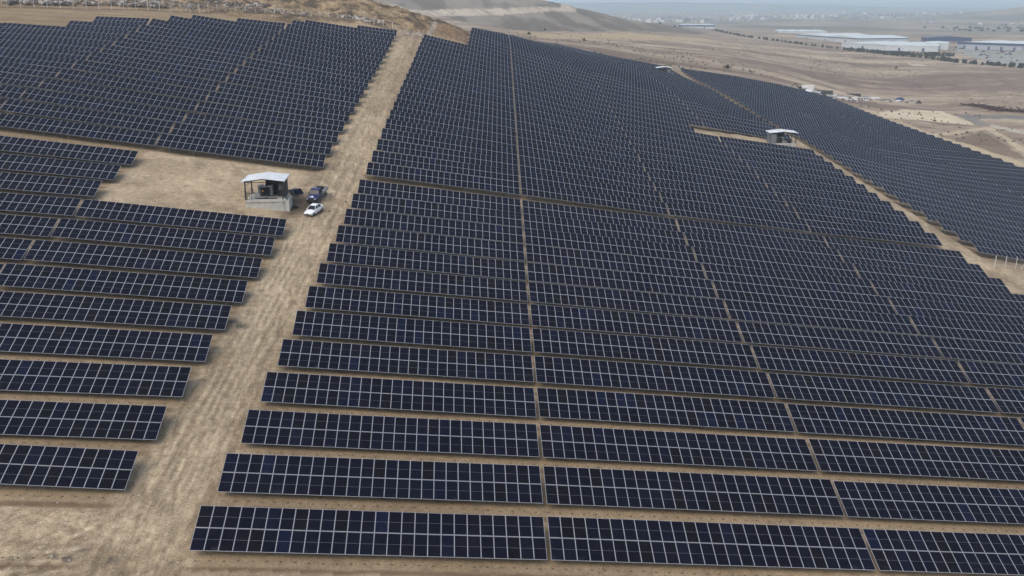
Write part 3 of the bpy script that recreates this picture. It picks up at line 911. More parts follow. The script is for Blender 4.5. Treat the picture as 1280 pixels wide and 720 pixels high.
LS = 1.019                       # these modules are a little wider
LP = MW * LS + GAP             # pitch of the tables left of the road
tables = []                      # (x0, row, modules, block, column)
for k in range(0, 13):
    for c in range(4):
        tables.append((c * (MW + GAP), k, 26, 'near', c))
for k in range(13, 55):
    for c in range(4):
        x0, n = c * (MW + GAP), 26
        if c == 0 and k > 31:
            x0, n = 13 * MOD, 13
        if k in (24, 25) and c >= 2:
            if c == 3:
                continue
            n = 21
        tables.append((x0, k, n, 'upper', c))
for k in range(13, 55):
    for c in range(3):
        x0 = 128.15 + c * (MW + GAP)
        n = 26
        if n >= 4:
            tables.append((x0, k, n, 'right', c))
for k in range(1, 31):
    for c in range(5):
        xr, n = -8.02 - c * LP, 26
        if c == 0 and 10 <= k <= 12:
            continue
        if c == 0 and k >= 29:
            n = {29: 24, 30: 11}[k]
        if c == 1 and k >= 25:
            n = {25: 24, 26: 21, 27: 12}.get(k, 0)
        if c == 2 and k >= 23:
            n = {23: 15, 24: 12}.get(k, 0)
        if c > 2 and k > 22:
            n = 0
        if n:
            tables.append((xr - n * MOD * LS, k, n, 'left' if k < 13 else 'upper_left', c))

info = []
for (x0, k, n, blk, c) in tables:
    Y0 = row_y(k)
    xa = x0 + SK * Y0
    xb = xa + n * MOD * (LS if 'left' in blk else .977 if c == 3 else 1)
    info.append((xa, xb, Y0))
info = np.array(info)
ZA, ZB = ground(info[:, 0], info[:, 2]), ground(info[:, 1], info[:, 2])
ZM = ground((info[:, 0] + info[:, 1]) / 2, info[:, 2])
# a straight rack over slightly uneven ground
lift = (ZM - (ZA + ZB) / 2) * .2
ZA, ZB = ZA + lift, ZB + lift

# how large each table shows, and whether the crest hides it
shown = []
for i, (x0, k, n, blk, c) in enumerate(tables):
    xa, xb, Y0 = info[i]
    f = np.linspace(0.02, .98, 13)
    X = np.r_[xa + f * (xb - xa), xa + f * (xb - xa)]
    Yv = np.r_[np.full(13, Y0), np.full(13, Y0 + 4.1)]
    Zv = np.r_[ZA[i] + f * (ZB[i] - ZA[i]) + .75, ZA[i] + f * (ZB[i] - ZA[i]) + 2.4]
    px, py, d = project(np.c_[X, Yv, Zv])
    vis = (px > -2) & (px < 1282) & (py > -2) & (py < 722)
    if vis.any():
        s = np.linspace(.35, .985, 36)
        PX = CAM[0] + s[:, None] * (X - CAM[0])
        PY = CAM[1] + s[:, None] * (Yv - CAM[1])
        PZ = CAM[2] + s[:, None] * (Zv - CAM[2])
        G = ground(PX, PY) + np.where(PY > 0, 1.6, 0)
        far_rows = (Yv[None] - PY) > 9
        vis &= ~((G > PZ) & far_rows).any(0)
    h = np.abs(py[:13] - py[13:]).mean()
    w = np.abs(px[12] - px[0])
    shown.append(vis[13:].mean() * max(h, .5) * w)
shown = np.array(shown)
order = [i for i in np.argsort(-shown) if shown[i] > 2]
keep = set(order[:298])

LABEL = {
    'near': lambda k, c: "dark solar table, %s row from the front, %s table right of the main dirt road" % (ordinal(k + 1), ordinal(c + 1)),
    'left': lambda k, c: "dark solar table in the %s row left of the dirt road, %s table from it" % (ordinal(k), ordinal(c + 1)),
    'upper': lambda k, c: "solar table between the two roads, %s row beyond the cross aisle, %s from main road" % (ordinal(k - 12), ordinal(c + 1)),
    'upper_left': lambda k, c: "solar table above the hut clearing, %s row up, %s from the main road" % (ordinal(k - 12), ordinal(c + 1)),
    'right': lambda k, c: "bluish solar table beyond the far dirt road, %s row up, %s from that road" % (ordinal(k - 12), ordinal(c + 1)),
}
GROUP = {'near': "solar tables in the near block right of the road", 'left': "solar tables left of the dirt road",
         'upper': "solar tables on the upper slope between the roads", 'upper_left': "solar tables above the clearing",
         'right': "solar tables beyond the far road"}
rest = MB()
rest_v, rest_f, rest_m, rest_n = [], [], [], 0
for i, (x0, k, n, blk, c) in enumerate(tables):
    xa, xb, Y0 = info[i]
    s = (ZB[i] - ZA[i]) / (xb - xa)
    al = math.atan(s)
    sx = (xb - xa) / (n * MOD) / math.cos(al)
    if i in keep:
        t = empty("solar_table", (xa, Y0, ZA[i]), LABEL[blk](k, c), "solar table", GROUP[blk])
        t.rotation_euler = (random.gauss(0, .006), -al + random.gauss(0, .0012), 0)
        t.location.z += random.uniform(-.04, .04)
        t.scale = (sx, 1, 1)
        full = blk in ('near', 'left')
        if full:
            for a in range(n):
                for y in Y_MOD:
                    p = plane((a * MOD + .008, y, 0))
                    jz = random.uniform(-.003, .003)
                    inst("module", ME_MODULE, t, (p[0], p[1], p[2] + jz), (TILT + random.uniform(-.004, .004), random.uniform(-.003, .003), 0))
            legs = k <= 5
            inst("support_frame", frame(n, not legs), t)
            if legs:
                nl = max(2, round(n * MOD / 4.5))
                for a in range(nl):
                    for y in (.95, 3.55):
                        q = plane((n * MOD * (a + .5) / nl, y, -.17))
                        inst("leg", ME_LEG, t, q, (0, al, 0))
        else:
            inst("module_deck", deck(n), t)
            inst("support_frame", frame(n, True), t)
    else:
        M = Matrix.Translation((xa, Y0, ZA[i])) @ Matrix.Rotation(-al, 4, 'Y') @ Matrix.Diagonal((sx, 1, 1, 1))
        M = np.array(M)
        for me in (deck(n), frame(n, True)):
            nv = len(me.vertices)
            co = np.empty(nv * 3)
            me.vertices.foreach_get('co', co)
            co = co.reshape(-1, 3) @ M[:3, :3].T + M[:3, 3]
            rest_v.append(co)
            for p in me.polygons:
                rest_f.append(tuple(q + rest_n for q in p.vertices))
                mt = me.materials[p.material_index]
                rest_m.append(rest.mi(mt))
            rest_n += nv
if rest_f:
    me = bpy.data.meshes.new("solar_tables")
    me.from_pydata(np.concatenate(rest_v).tolist(), [], rest_f)
    for m in rest.mats:
        me.materials.append(m)
    me.polygons.foreach_set('material_index', rest_m)
    o = bpy.data.objects.new("solar_tables", me)
    COL.objects.link(o)
    tag(o, "rows of small far solar tables running out of sight over the crest", "solar tables", None, 'stuff')
print("tables", len(tables), "seen", len(order), "kept", len(keep))

# ------------------------------------------------------------------ materials of the built things
M_CONC = worn("concrete", (.42, .41, .37), .85, 0, .25, 1.2, (.26, .21, .15), .45)
M_ROOF = worn("white_sheet_roof", (.62, .65, .66), .45, 0, .12, .8, (.45, .42, .38), .25)
M_STEEL = worn("dark_steel", (.035, .037, .040), .5, .3, .2, 3)
M_CLAD = worn("grey_cladding", (.17, .19, .21), .5, .2, .2, 1.0)
M_DARKWALL = worn("dark_wall_panel", (.020, .021, .024), .6, 0, .3, 2)
M_TGREY = worn("transformer_paint", (.46, .49, .51), .45, 0, .15, 2)
M_FIN = worn("cooling_fins", (.050, .050, .056), .5, .1, .2, 4)
M_YEL = new_mat("yellow_sign", (.80, .45, .02), .5)
M_BLACK = worn("black_rubber", (.016, .016, .017), .8, 0, .2, 4)
M_CARW = worn("white_car_paint", (.74, .75, .75), .25, 0, .06, 2, (.45, .40, .33), .2)
M_GLZ = new_mat("vehicle_glass", (.014, .017, .019), .12, spec=.18)
M_BLUE = worn("blue_truck_paint", (.007, .017, .10), .3, 0, .2, 2, (.25, .2, .15), .25)
M_BED = worn("grey_flatbed", (.30, .30, .29), .6, .1, .25, 2)
M_LAMP = new_mat("lamp_lens", (.65, .63, .58), .15)
M_RED = new_mat("tail_lens", (.35, .01, .01), .2)
M_CHROME = new_mat("bumper_trim", (.20, .20, .21), .35, .6)
M_POST = worn("concrete_post", (.58, .57, .53), .85, 0, .2, 2)
M_WIRE = new_mat("fence_wire", (.34, .34, .33), .5, .6)


def wire_net_mat():
    m = new_mat("wire_net", (.36, .36, .35), .55, .4)
    return m


# ------------------------------------------------------------------ transformer huts
def hut(loc, rz, w, d, base_h, wall_h, label, closed, pits=True):
    """white gabled roof on dark posts over a concrete plinth; x along the front, y away"""
    t = empty("transformer_hut", loc, label, "hut", None, rz)
    mb = MB()
    # plinth with a sunken cable pit
    h0 = -1.6
    cx0, cx1, cy0, cy1 = .22 * w, .80 * w, .14 * d, .42 * d
    if pits:
        for (x0, x1, y0, y1) in ((0, w, 0, cy0), (0, w, cy1, d), (0, cx0, cy0, cy1), (cx1, w, cy0, cy1)):
            mb.box(((x0 + x1) / 2, (y0 + y1) / 2, (h0 + base_h) / 2), (x1 - x0, y1 - y0, base_h - h0), M_CONC)
        mb.box(((cx0 + cx1) / 2, (cy0 + cy1) / 2, base_h - .22), (cx1 - cx0 - .004, cy1 - cy0 - .004, .2), M_DARKWALL)  # dark floor set high, its colour stands for the shade inside the pit
        mb.box(((cx0 + cx1) / 2, (cy0 + cy1) / 2, base_h - .04), (.10, cy1 - cy0, .07), M_STEEL)
        mb.box(((cx0 * .6 + cx1 * .4), (cy0 + cy1) / 2, base_h - .04), (.10, cy1 - cy0, .07), M_STEEL)
    else:
        mb.box((w / 2, d / 2, (h0 + base_h) / 2), (w, d, base_h - h0), M_CONC)
    # upstand along the front edge
    mb.box((w / 2, -.07, base_h - .18), (w + .02, .14, .36), M_CONC)
    mb.build("plinth", t, .02)
    # posts
    px = (.12, w * .5, w - .12)
    for x in px:
        for y in (.25, d - .2):
            if x == px[1] and y < 1:
                continue
            mb = MB()
            top = wall_h + (.42 if x == px[1] else .05)
            mb.box((x, y, base_h + top / 2), (.18, .18, top), M_STEEL)
            mb.box((x, y, base_h + .015), (.28, .28, .03), M_STEEL)
            mb.build("post", t)
    # beams under the roof
    mb = MB()
    for y in (.25, d - .2):
        mb.bar((.12, y, base_h + wall_h), (w / 2, y, base_h + wall_h + .40), .12, M_STEEL)
        mb.bar((w / 2, y, base_h + wall_h + .40), (w - .12, y, base_h + wall_h), .12, M_STEEL)
        mb.bar((.12, y, base_h + wall_h - .1), (w - .12, y, base_h + wall_h - .1), .09, M_STEEL)
    for x in (.12, w - .12):
        mb.bar((x, .25, base_h + wall_h - .02), (x, d - .2, base_h + wall_h - .02), .12, M_STEEL)
    mb.build("roof_beams", t)
    # roof with trapezoid ribs
    mb = MB()
    ov, th = .35, .06
    z0, z1 = base_h + wall_h + .10, base_h + wall_h + .56
    mb.prism([(-ov, z0), (w / 2, z1), (w + ov, z0), (w + ov, z0 + th), (w / 2, z1 + th), (-ov, z0 + th)], -ov, d + ov, M_ROOF)
    for s in (0, 1):
        n = 11
        for i in range(n):
            y = -ov + (d + 2 * ov) * (i + .5) / n
            a = (-ov, y, z0 + th + .012) if s == 0 else (w + ov, y, z0 + th + .012)
            mb.bar(a, (w / 2, y, z1 + th + .012), .05, M_ROOF)
    mb.build("roof", t)
    mb = MB()
    for x in (-ov - .02, w + ov + .02):
        mb.box((x, d / 2, z0 - .02), (.04, d + 2 * ov, .22), M_ROOF)
    mb.build("fascia", t)
    return t, base_h, (cx0, cx1, cy0, cy1)


def transformer(loc, rz, label, s=1.0):
    t = empty("transformer", loc, label, "transformer", None, rz)
    t.scale = (s, s, s)
    mb = MB()
    mb.box((0, 0, .85), (1.5, 1.0, 1.4), M_TGREY)
    mb.box((0, 0, 1.58), (1.7, 1.15, .08), M_TGREY)
    mb.box((0, 0, .08), (1.6, .9, .16), M_STEEL)
    mb.build("tank", t, .02)
    mb = MB()
    for i in range(11):
        mb.box((-.68 + i * .136, -.72, .85), (.05, .44, 1.2), M_FIN)
        mb.box((-.68 + i * .136, .72, .85), (.05, .44, 1.2), M_FIN)
    mb.box((0, -.7, 1.46), (1.44, .3, .06), M_FIN)
    mb.build("cooling_fins", t)
    for i in range(3):
        mb = MB()
        x = -.45 + i * .45
        for j in range(4):
            mb.tube((x, .1, 1.62 + j * .09), (x, .1, 1.70 + j * .09), .09, M_FIN, 10, .05)
        mb.tube((x, .1, 1.98), (x, .1, 2.1), .02, M_STEEL, 8)
        mb.build("bushing", t)
    for x in (-.95, .95):
        mb = MB()
        mb.box((x, 0, .95), (.40, 1.3, 1.5), M_TGREY)
        mb.box((x, -.66, .95), (.30, .02, 1.3), M_CLAD)
        mb.build("cable_box", t, .02)
    mb = MB()
    mb.prism([(-.17, 0), (.17, 0), (0, .30)], -.012, .012, M_YEL)
    sgn = mb.build("warning_sign", t)
    sgn.location = (-.35, -.96, .86)
    return t


# the hut in the clearing beside the main road
hx, hy = -9.55, 84.0
hz = gz(hx + 3, hy) + .10
H1, BH, pit = hut((hx, hy, hz), -.02, 6.3, 5.6, 1.42, 3.05,
                  "white roofed transformer hut on a tall concrete plinth in the clearing by parked vehicles", False)
mb = MB()
mb.box((4.55, 5.46, BH + 1.5), (3.3, .08, 3.0), M_DARKWALL)
mb.box((3.0, 4.3, BH + 1.45), (.08, 2.2, 2.9), M_DARKWALL)
mb.build("back_wall", H1)
mb = MB()
mb.box((6.24, 3.4, BH + 1.5), (.08, 4.0, 3.0), M_DARKWALL)
for i in range(5):
    mb.box((6.24, 1.6 + i * .9, BH + 1.5), (.13, .07, 3.02), M_STEEL)
mb.build("side_wall", H1)
mb = MB()
mb.box((5.45, 3.6, BH + 1.1), (1.1, .8, 2.2), M_DARKWALL)
mb.box((5.45, 3.19, BH + 1.5), (.8, .03, .9), M_CLAD)
mb.box((5.2, 3.17, BH + 1.2), (.06, .04, .25), M_LAMP)
mb.build("switch_cabinet", H1, .01)
mb = MB()
for y in (.3, 1.9, 3.6, 5.3):
    mb.bar((.32, y, BH), (.32, y, BH + 1.15), .06, M_STEEL)
for z in (.5, 1.12):
    mb.bar((.32, .3, BH + z), (.32, 5.3, BH + z), .05, M_STEEL)
mb.bar((.32, .3, BH + 1.12), (2.0, .3, BH + 1.12), .05, M_STEEL)
mb.bar((1.0, .3, BH), (1.0, .3, BH + 1.12), .05, M_STEEL)
mb.bar((.12, .25, BH + 2.2), (.9, .9, BH + 3.0), .05, M_STEEL)
mb.build("railing", H1)
mb = MB()
mb.box((.12, .10, BH + .85), (.26, .22, 1.7), M_STEEL)
mb.build("meter_box", H1, .01)
mb = MB()                                        # sloping wing wall and steps on the right
mb.prism([(6.31, -1.2), (7.15, -1.2), (7.15, 1.0), (6.31, 1.75)], .1, .34, M_CONC)
for i in range(5):
    mb.box((6.62, .65 + i * .55, -.55 + i * .22), (.60, .55, 1.4 + i * .22), M_CONC)
mb.box((7.05, 1.9, .15), (.18, 3.2, 2.6), M_CONC)
mb.build("entrance_steps", H1, .01)
transformer((hx + 2.9, hy + 3.6, hz + BH), -.02, "grey transformer with dark cooling fins under the white hut roof", 1.05)

# the hut beside the far road
h2 = (126.6, 199.4)
h2z = gz(h2[0] + 3, h2[1]) + .05
H2, BH2, _ = hut((h2[0], h2[1], h2z), -.12, 7.9, 5.0, .7, 3.2,
                 "white roofed transformer hut with grey clad left half beside the far dirt road", True, False)
mb = MB()
mb.box((.06, 2.5, BH2 + 1.5), (.08, 4.6, 3.0), M_CLAD)
for i in range(7):
    mb.box((.0, .5 + i * .68, BH2 + 1.5), (.06, .10, 3.0), M_CLAD)
mb.build("side_wall", H2)
mb = MB()
mb.box((1.0, .18, BH2 + 1.5), (1.7, .08, 3.0), M_CLAD)
for i in range(4):
    mb.box((.3 + i * .45, .12, BH2 + 1.5), (.08, .06, 3.0), M_CLAD)
mb.box((3.2, 4.85, BH2 + 1.5), (4.4, .08, 3.0), M_DARKWALL)
mb.build("front_wall", H2)
mb = MB()
for x in (5.0, 6.5, 8.0):
    mb.bar((x, .2, BH2), (x, .2, BH2 + 1.1), .06, M_STEEL)
mb.bar((5.0, .2, BH2 + 1.1), (8.0, .2, BH2 + 1.1), .05, M_STEEL)
mb.build("railing", H2)
transformer((h2[0] + 3.5, h2[1] + 2.0, h2z + BH2), -.12, "small transformer inside the hut beside the far dirt road", 1.05)
dr = empty("cable_drum", (h2[0] + 6.4, h2[1] + .9, h2z + BH2), "dark cable drum standing in the open right half of the far hut", "cable drum")
mb = MB()
mb.tube((0, -.3, .55), (0, .3, .55), .25, M_BLACK, 16)
mb.build("core", dr)
for y in (-.32, .32):
    mb = MB()
    mb.tube((0, y - .03, .55), (0, y + .03, .55), .55, M_BLACK, 18)
    mb.build("flange", dr)

# the hut at the top of the far road
h3 = (140.5, 391.0)
h3z = gz(h3[0] + 3, h3[1]) + .1
H3, BH3, _ = hut((h3[0], h3[1], h3z), -.10, 7.0, 5.5, .7, 3.1, "distant white roofed hut at the crest where the far road ends", True, False)
mb = MB()
mb.box((2.6, .3, BH3 + 1.4), (4.6, .08, 2.8), M_DARKWALL)
mb.box((5.9, .3, BH3 + 1.2), (1.8, .08, 2.4), M_CLAD)
mb.build("front_wall", H3)

# ------------------------------------------------------------------ vehicles
def wheel(name, parent, x, y, r, w):
    mb = MB()
    prof = [(-w / 2, r * .62), (-w / 2, r * .92), (-w / 2 + .04, r), (w / 2 - .04, r), (w / 2, r * .92), (w / 2, r * .62)]
    n = 20
    vs_, fs_ = [], []
    for i in range(n):
        a = 2 * math.pi * i / n
        for (o_, q) in prof:
            vs_.append((x + o_, y + q * math.cos(a), r + q * math.sin(a)))
    m_ = len(prof)
    for i in range(n):
        for j in range(m_):
            fs_.append((i * m_ + j, i * m_ + (j + 1) % m_, ((i + 1) % n) * m_ + (j + 1) % m_, ((i + 1) % n) * m_ + j))
    mb.add(vs_, fs_, M_BLACK)
    o = mb.build(name, parent)
    mb = MB()
    mb.tube((x - w * .42, y, r), (x + w * .42, y, r), r * .61, M_CHROME, 14)
    mb.build("rim", o)
    return o


def loft(mb, sections, mat):
    """closed rings with the same number of points, capped"""
    n = len(sections[0])
    v = [p for s in sections for p in s]
    f = []
    for i in range(len(sections) - 1):
        for j in range(n):
            f.append((i * n + j, i * n + (j + 1) % n, (i + 1) * n + (j + 1) % n, (i + 1) * n + j))
    f.append(tuple(range(n - 1, -1, -1)))
    f.append(tuple(range((len(sections) - 1) * n, len(sections) * n)))
    mb.add(v, f, mat)


def ring(y, hw, z0, z1, tuck=.1, crown=.04):
    """a body cross-section at y"""
    return [(-hw + tuck, y, z0), (hw - tuck, y, z0), (hw, y, z0 + .18), (hw, y, z0 + (z1 - z0) * .72), (hw - .07, y, z1 - .02), (hw * .5, y, z1 + crown * .6),
            (0, y, z1 + crown), (-hw * .5, y, z1 + crown * .6), (-hw + .07, y, z1 - .02), (-hw, y, z0 + (z1 - z0) * .72), (-hw, y, z0 + .18)]


def saloon(loc, rz, pitch, label, group=None):
    """a small four-door saloon, nose towards -y"""
    t = empty("parked_car", loc, label, "car", group, rz)
    t.rotation_euler = (pitch, 0, rz)
    mb = MB()
    loft(mb, [ring(-2.12, .62, .38, .62), ring(-2.02, .76, .28, .70), ring(-1.5, .83, .24, .80), ring(-.75, .85, .22, .88),
              ring(.5, .85, .22, .90), ring(1.35, .85, .22, .92), ring(1.85, .82, .26, .93), ring(2.12, .74, .34, .86), ring(2.18, .62, .42, .74)], M_CARW)
    mb.build("body", t, .015)
    mb = MB()                                     # glasshouse
    lo = [(-.74, -.80), (.74, -.80), (.76, 1.42), (-.76, 1.42)]
    hi = [(-.56, -.10), (.56, -.10), (.57, .88), (-.57, .88)]
    mb.hexa([(x, y, .89) for x, y in lo] + [(x, y, 1.37) for x, y in hi], M_GLZ)
    mb.build("windows", t)
    mb = MB()
    loft(mb, [[(-.50, -.14, 1.37), (.50, -.14, 1.37), (.52, -.14, 1.39), (0, -.14, 1.41), (-.52, -.14, 1.39)],
              [(-.57, .35, 1.37), (.57, .35, 1.37), (.57, .35, 1.42), (0, .35, 1.46), (-.57, .35, 1.42)],
              [(-.54, .92, 1.36), (.54, .92, 1.36), (.55, .92, 1.40), (0, .92, 1.43), (-.55, .92, 1.40)]], M_CARW)
    for x in (-1, 1):
        mb.bar((x * .76, -.80, .90), (x * .575, -.11, 1.38), .06, M_CARW)
        mb.bar((x * .78, 1.42, .90), (x * .585, .89, 1.38), .12, M_CARW)
        mb.bar((x * .775, .28, .90), (x * .59, .34, 1.38), .06, M_CARW)
    mb.build("roof", t)
    for x in (-1, 1):
        mb = MB()
        mb.box((x * .52, -2.04, .60), (.30, .16, .14), M_LAMP)
        mb.build("headlight", t, .01)
        mb = MB()
        mb.box((x * .58, 2.13, .70), (.26, .10, .16), M_RED)
        mb.build("tail_light", t, .01)
        mb = MB()
        mb.box((x * .90, -.62, .95), (.14, .08, .11), M_CARW)
        mb.build("mirror", t, .01)
    mb = MB()
    mb.box((0, -2.12, .44), (1.35, .12, .16), M_CHROME)
    mb.box((0, -2.12, .58), (.60, .10, .09), M_BLACK)
    mb.build("front_bumper", t, .02)
    for x in (-.76, .76):
        for y in (-1.35, 1.30):
            wheel("wheel", t, x, y, .30, .18)
    return t


cx, cy = 1.55, 84.6
saloon((cx, cy, gz(cx, cy) + .02), -.42, .13, "small white saloon car parked in front of the blue truck")


def truck(loc, rz, pitch, label):
    """blue cab with a bonnet and a grey flatbed, nose towards -y"""
    t = empty("flatbed_truck", loc, label, "truck", None, rz)
    t.rotation_euler = (pitch, 0, rz)
    mb = MB()
    for x in (-.42, .42):
        mb.bar((x, -2.3, .62), (x, 3.6, .62), .14, M_BLACK)
    mb.build("chassis", t)
    mb = MB()
    loft(mb, [ring(-2.55, .70, .62, 1.12, .05), ring(-2.35, .82, .58, 1.22, .05), ring(-1.5, .88, .58, 1.30, .05), ring(-.95, .90, .58, 1.34, .05)], M_BLUE)
    mb.build("bonnet", t, .02)
    mb = MB()
    loft(mb, [ring(-.96, .92, .50, 1.34, .05, .0), ring(-.6, .93, .48, 1.36, .05, .0), ring(.62, .93, .48, 1.36, .05, .0)], M_BLUE)
    mb.build("cab", t, .02)
    mb = MB()
    lo = [(-.86, -.93), (.86, -.93), (.88, .58), (-.88, .58)]
    hi = [(-.74, -.38), (.74, -.38), (.76, .52), (-.76, .52)]
    mb.hexa([(x, y, 1.355) for x, y in lo] + [(x, y, 1.98) for x, y in hi], M_GLZ)
    mb.build("windows", t)
    mb = MB()
    mb.box((0, .08, 2.03), (1.58, 1.02, .10), M_BLUE)
    for x in (-1, 1):
        mb.bar((x * .88, -.94, 1.36), (x * .76, -.39, 1.99), .07, M_BLUE)
        mb.bar((x * .90, .58, 1.36), (x * .78, .53, 1.99), .10, M_BLUE)
    mb.build("roof", t, .03)
    mb = MB()
    mb.box((0, -2.62, .70), (1.78, .22, .36), M_BLACK)
    mb.box((0, -2.57, .98), (1.20, .08, .22), M_BLACK)
    mb.build("bumper", t, .03)
    mb = MB()                                     # white triangle on the bonnet
    mb.add([(-.42, -2.30, 1.275), (.42, -2.30, 1.275), (0, -1.62, 1.355)], [(0, 1, 2)], M_CARW)
    mb.add([(-.42, -2.30, 1.255), (.42, -2.30, 1.255), (0, -1.62, 1.335)], [(2, 1, 0)], M_CARW)
    mb.build("bonnet_mark", t)
    for x in (-1, 1):
        mb = MB()
        mb.box((x * .66, -2.52, 1.0), (.22, .14, .20), M_LAMP)
        mb.build("headlight", t, .02)
        mb = MB()
        mb.box((x * 1.08, -.72, 1.50), (.16, .08, .26), M_BLACK)
        mb.bar((x * .92, -.72, 1.45), (x * 1.08, -.72, 1.45), .04, M_BLACK)
        mb.build("mirror", t)
    mb = MB()
    mb.box((0, 2.25, .86), (2.0, 3.1, .12), M_BED)
    for x in (-1, 1):
        mb.box((x * .98, 2.25, 1.08), (.05, 3.1, .36), M_BED)
    mb.box((0, 3.79, 1.08), (2.0, .05, .36), M_BED)
    mb.box((0, .72, 1.25), (2.0, .06, .70), M_BED)
    mb.build("flatbed", t)
    for x in (-.80, .80):
        for y in (-1.72, 2.55):
            wheel("wheel", t, x, y, .40, .24)
    return t


tx, ty = 1.35, 91.0
TZ = gz(tx, ty) + .02
truck((tx, ty, TZ), -.24, .13, "blue truck with grey flatbed and white mark on bonnet parked behind a white car")
for i, (a, b, s, lab) in enumerate(((-.45, 3.0, .8, "black crate standing on the grey flatbed of the blue truck"),)):
    q = Matrix.Rotation(-.30, 4, 'Z') @ Matrix.Rotation(.13, 4, 'X') @ Vector((a, b, .93))
    e = empty("crate", (tx + q.x, ty + q.y, TZ + q.z), lab, "crate", None, -.3)
    mb = MB()
    mb.box((0, 0, .25), (1.0, .7, .5), M_BLACK)
    for s_ in (-.4, 0, .4):
        mb.box((s_, 0, .27), (.06, .74, .5), M_STEEL)
    mb.build("box_body", e, .02)
    mb = MB()
    mb.box((0, 0, .53), (1.06, .76, .06), M_STEEL)
    mb.build("lid", e, .01)
wx, wy = 149.0, 393.5
saloon((wx, wy, gz(wx, wy) + .8), .5, 0, "tiny white car parked beside the hut on the distant crest")

# panels leaning in a stack beside the hut, and site clutter
lx, ly = -2.75, 92.0
LZ = gz(lx, ly)
for i in range(4):
    e = empty("stacked_panel", (lx + .28 * i, ly - .12 * i, LZ + .05), ("spare solar panel leaning outermost in the stack beside the hut steps" if i == 3 else
              "spare solar panel leaning in the stack beside the hut steps"), "solar panel", "spare panels leaning beside the hut")
    e.rotation_euler = (0, R(52), R(-32))
    inst("module", ME_MODULE, e, (-1.15, -.6, 0))
for i, (a, b, s, lab) in enumerate(((-1.75, 86.0, .42, "black coil of cable lying on dark soil between hut and white car"),
                                    (3.9, 86.2, .16, "small dark stone lying right of the white car"),
                                    (6.3, 91.8, .20, "dark stone lying on the road right of the blue truck"))):
    z = gz(a, b)
    if i == 0:
        e = empty("cable_coil", (a, b, z), lab, "cable coil")
        for j in range(3):
            mb = MB()
            n = 18
            c = [(.42 * math.cos(6.283 * q / n) * (1 - .1 * j), .42 * math.sin(6.283 * q / n) * (1 - .1 * j), .07 + .09 * j) for q in range(n)]
            for q in range(n):
                mb.bar(c[q], c[(q + 1) % n], .10, M_BLACK)
            mb.build("loop", e)
    else:
        bm = bmesh.new()
        bmesh.ops.create_icosphere(bm, subdivisions=2, radius=s)
        for v in bm.verts:
            v.co *= .75 + .5 * random.random()
            v.co.z *= .6
        me = bpy.data.meshes.new("stone")
        bm.to_mesh(me)
        bm.free()
        me.materials.append(M_FIN)
        tag(inst("stone", me, None, (a, b, z + .05)), lab, "stone")


def ground_at_pixel(px, py):
    a, b = (px - 640) / FPX, (360 - py) / FPX
    f = math.cos(PITCH) + b * math.sin(PITCH)
    z = -math.sin(PITCH) + b * math.cos(PITCH)
    return f, a, z


# scraps of white packaging
def scrap(x, y, s, label):
    n = 7
    mb = MB()
    v, f = [], []
    for i in range(n):
        for j in range(n):
            u_, w_ = i / (n - 1) - .5, j / (n - 1) - .5
            v.append((u_ * s, w_ * s * .7, .05 + .10 * s * (vnoise(np.array(u_ * 5 + 9), np.array(w_ * 5 + x), 5)) + .02 * math.sin(9 * u_)))
    o = n * n
    v += [(a, b, c - .012) for a, b, c in v]
    for i in range(n - 1):
        for j in range(n - 1):
            a = i * n + j
            f.append((a, a + n, a + n + 1, a + 1))
            f.append((o + a, o + a + 1, o + a + n + 1, o + a + n))
    mb.add(v, f, M_CARW)
    e = mb.build("plastic_sheet")
    e.location = (x, y, gz(x, y) + .04)
    tag(e, label, "litter")


scrap(-4.3, -3.6, .7, "crumpled white plastic scrap on bare ground below the front left table")
scrap(23.6, 6.2, .55, "white scrap lying behind the front row near its second gap")

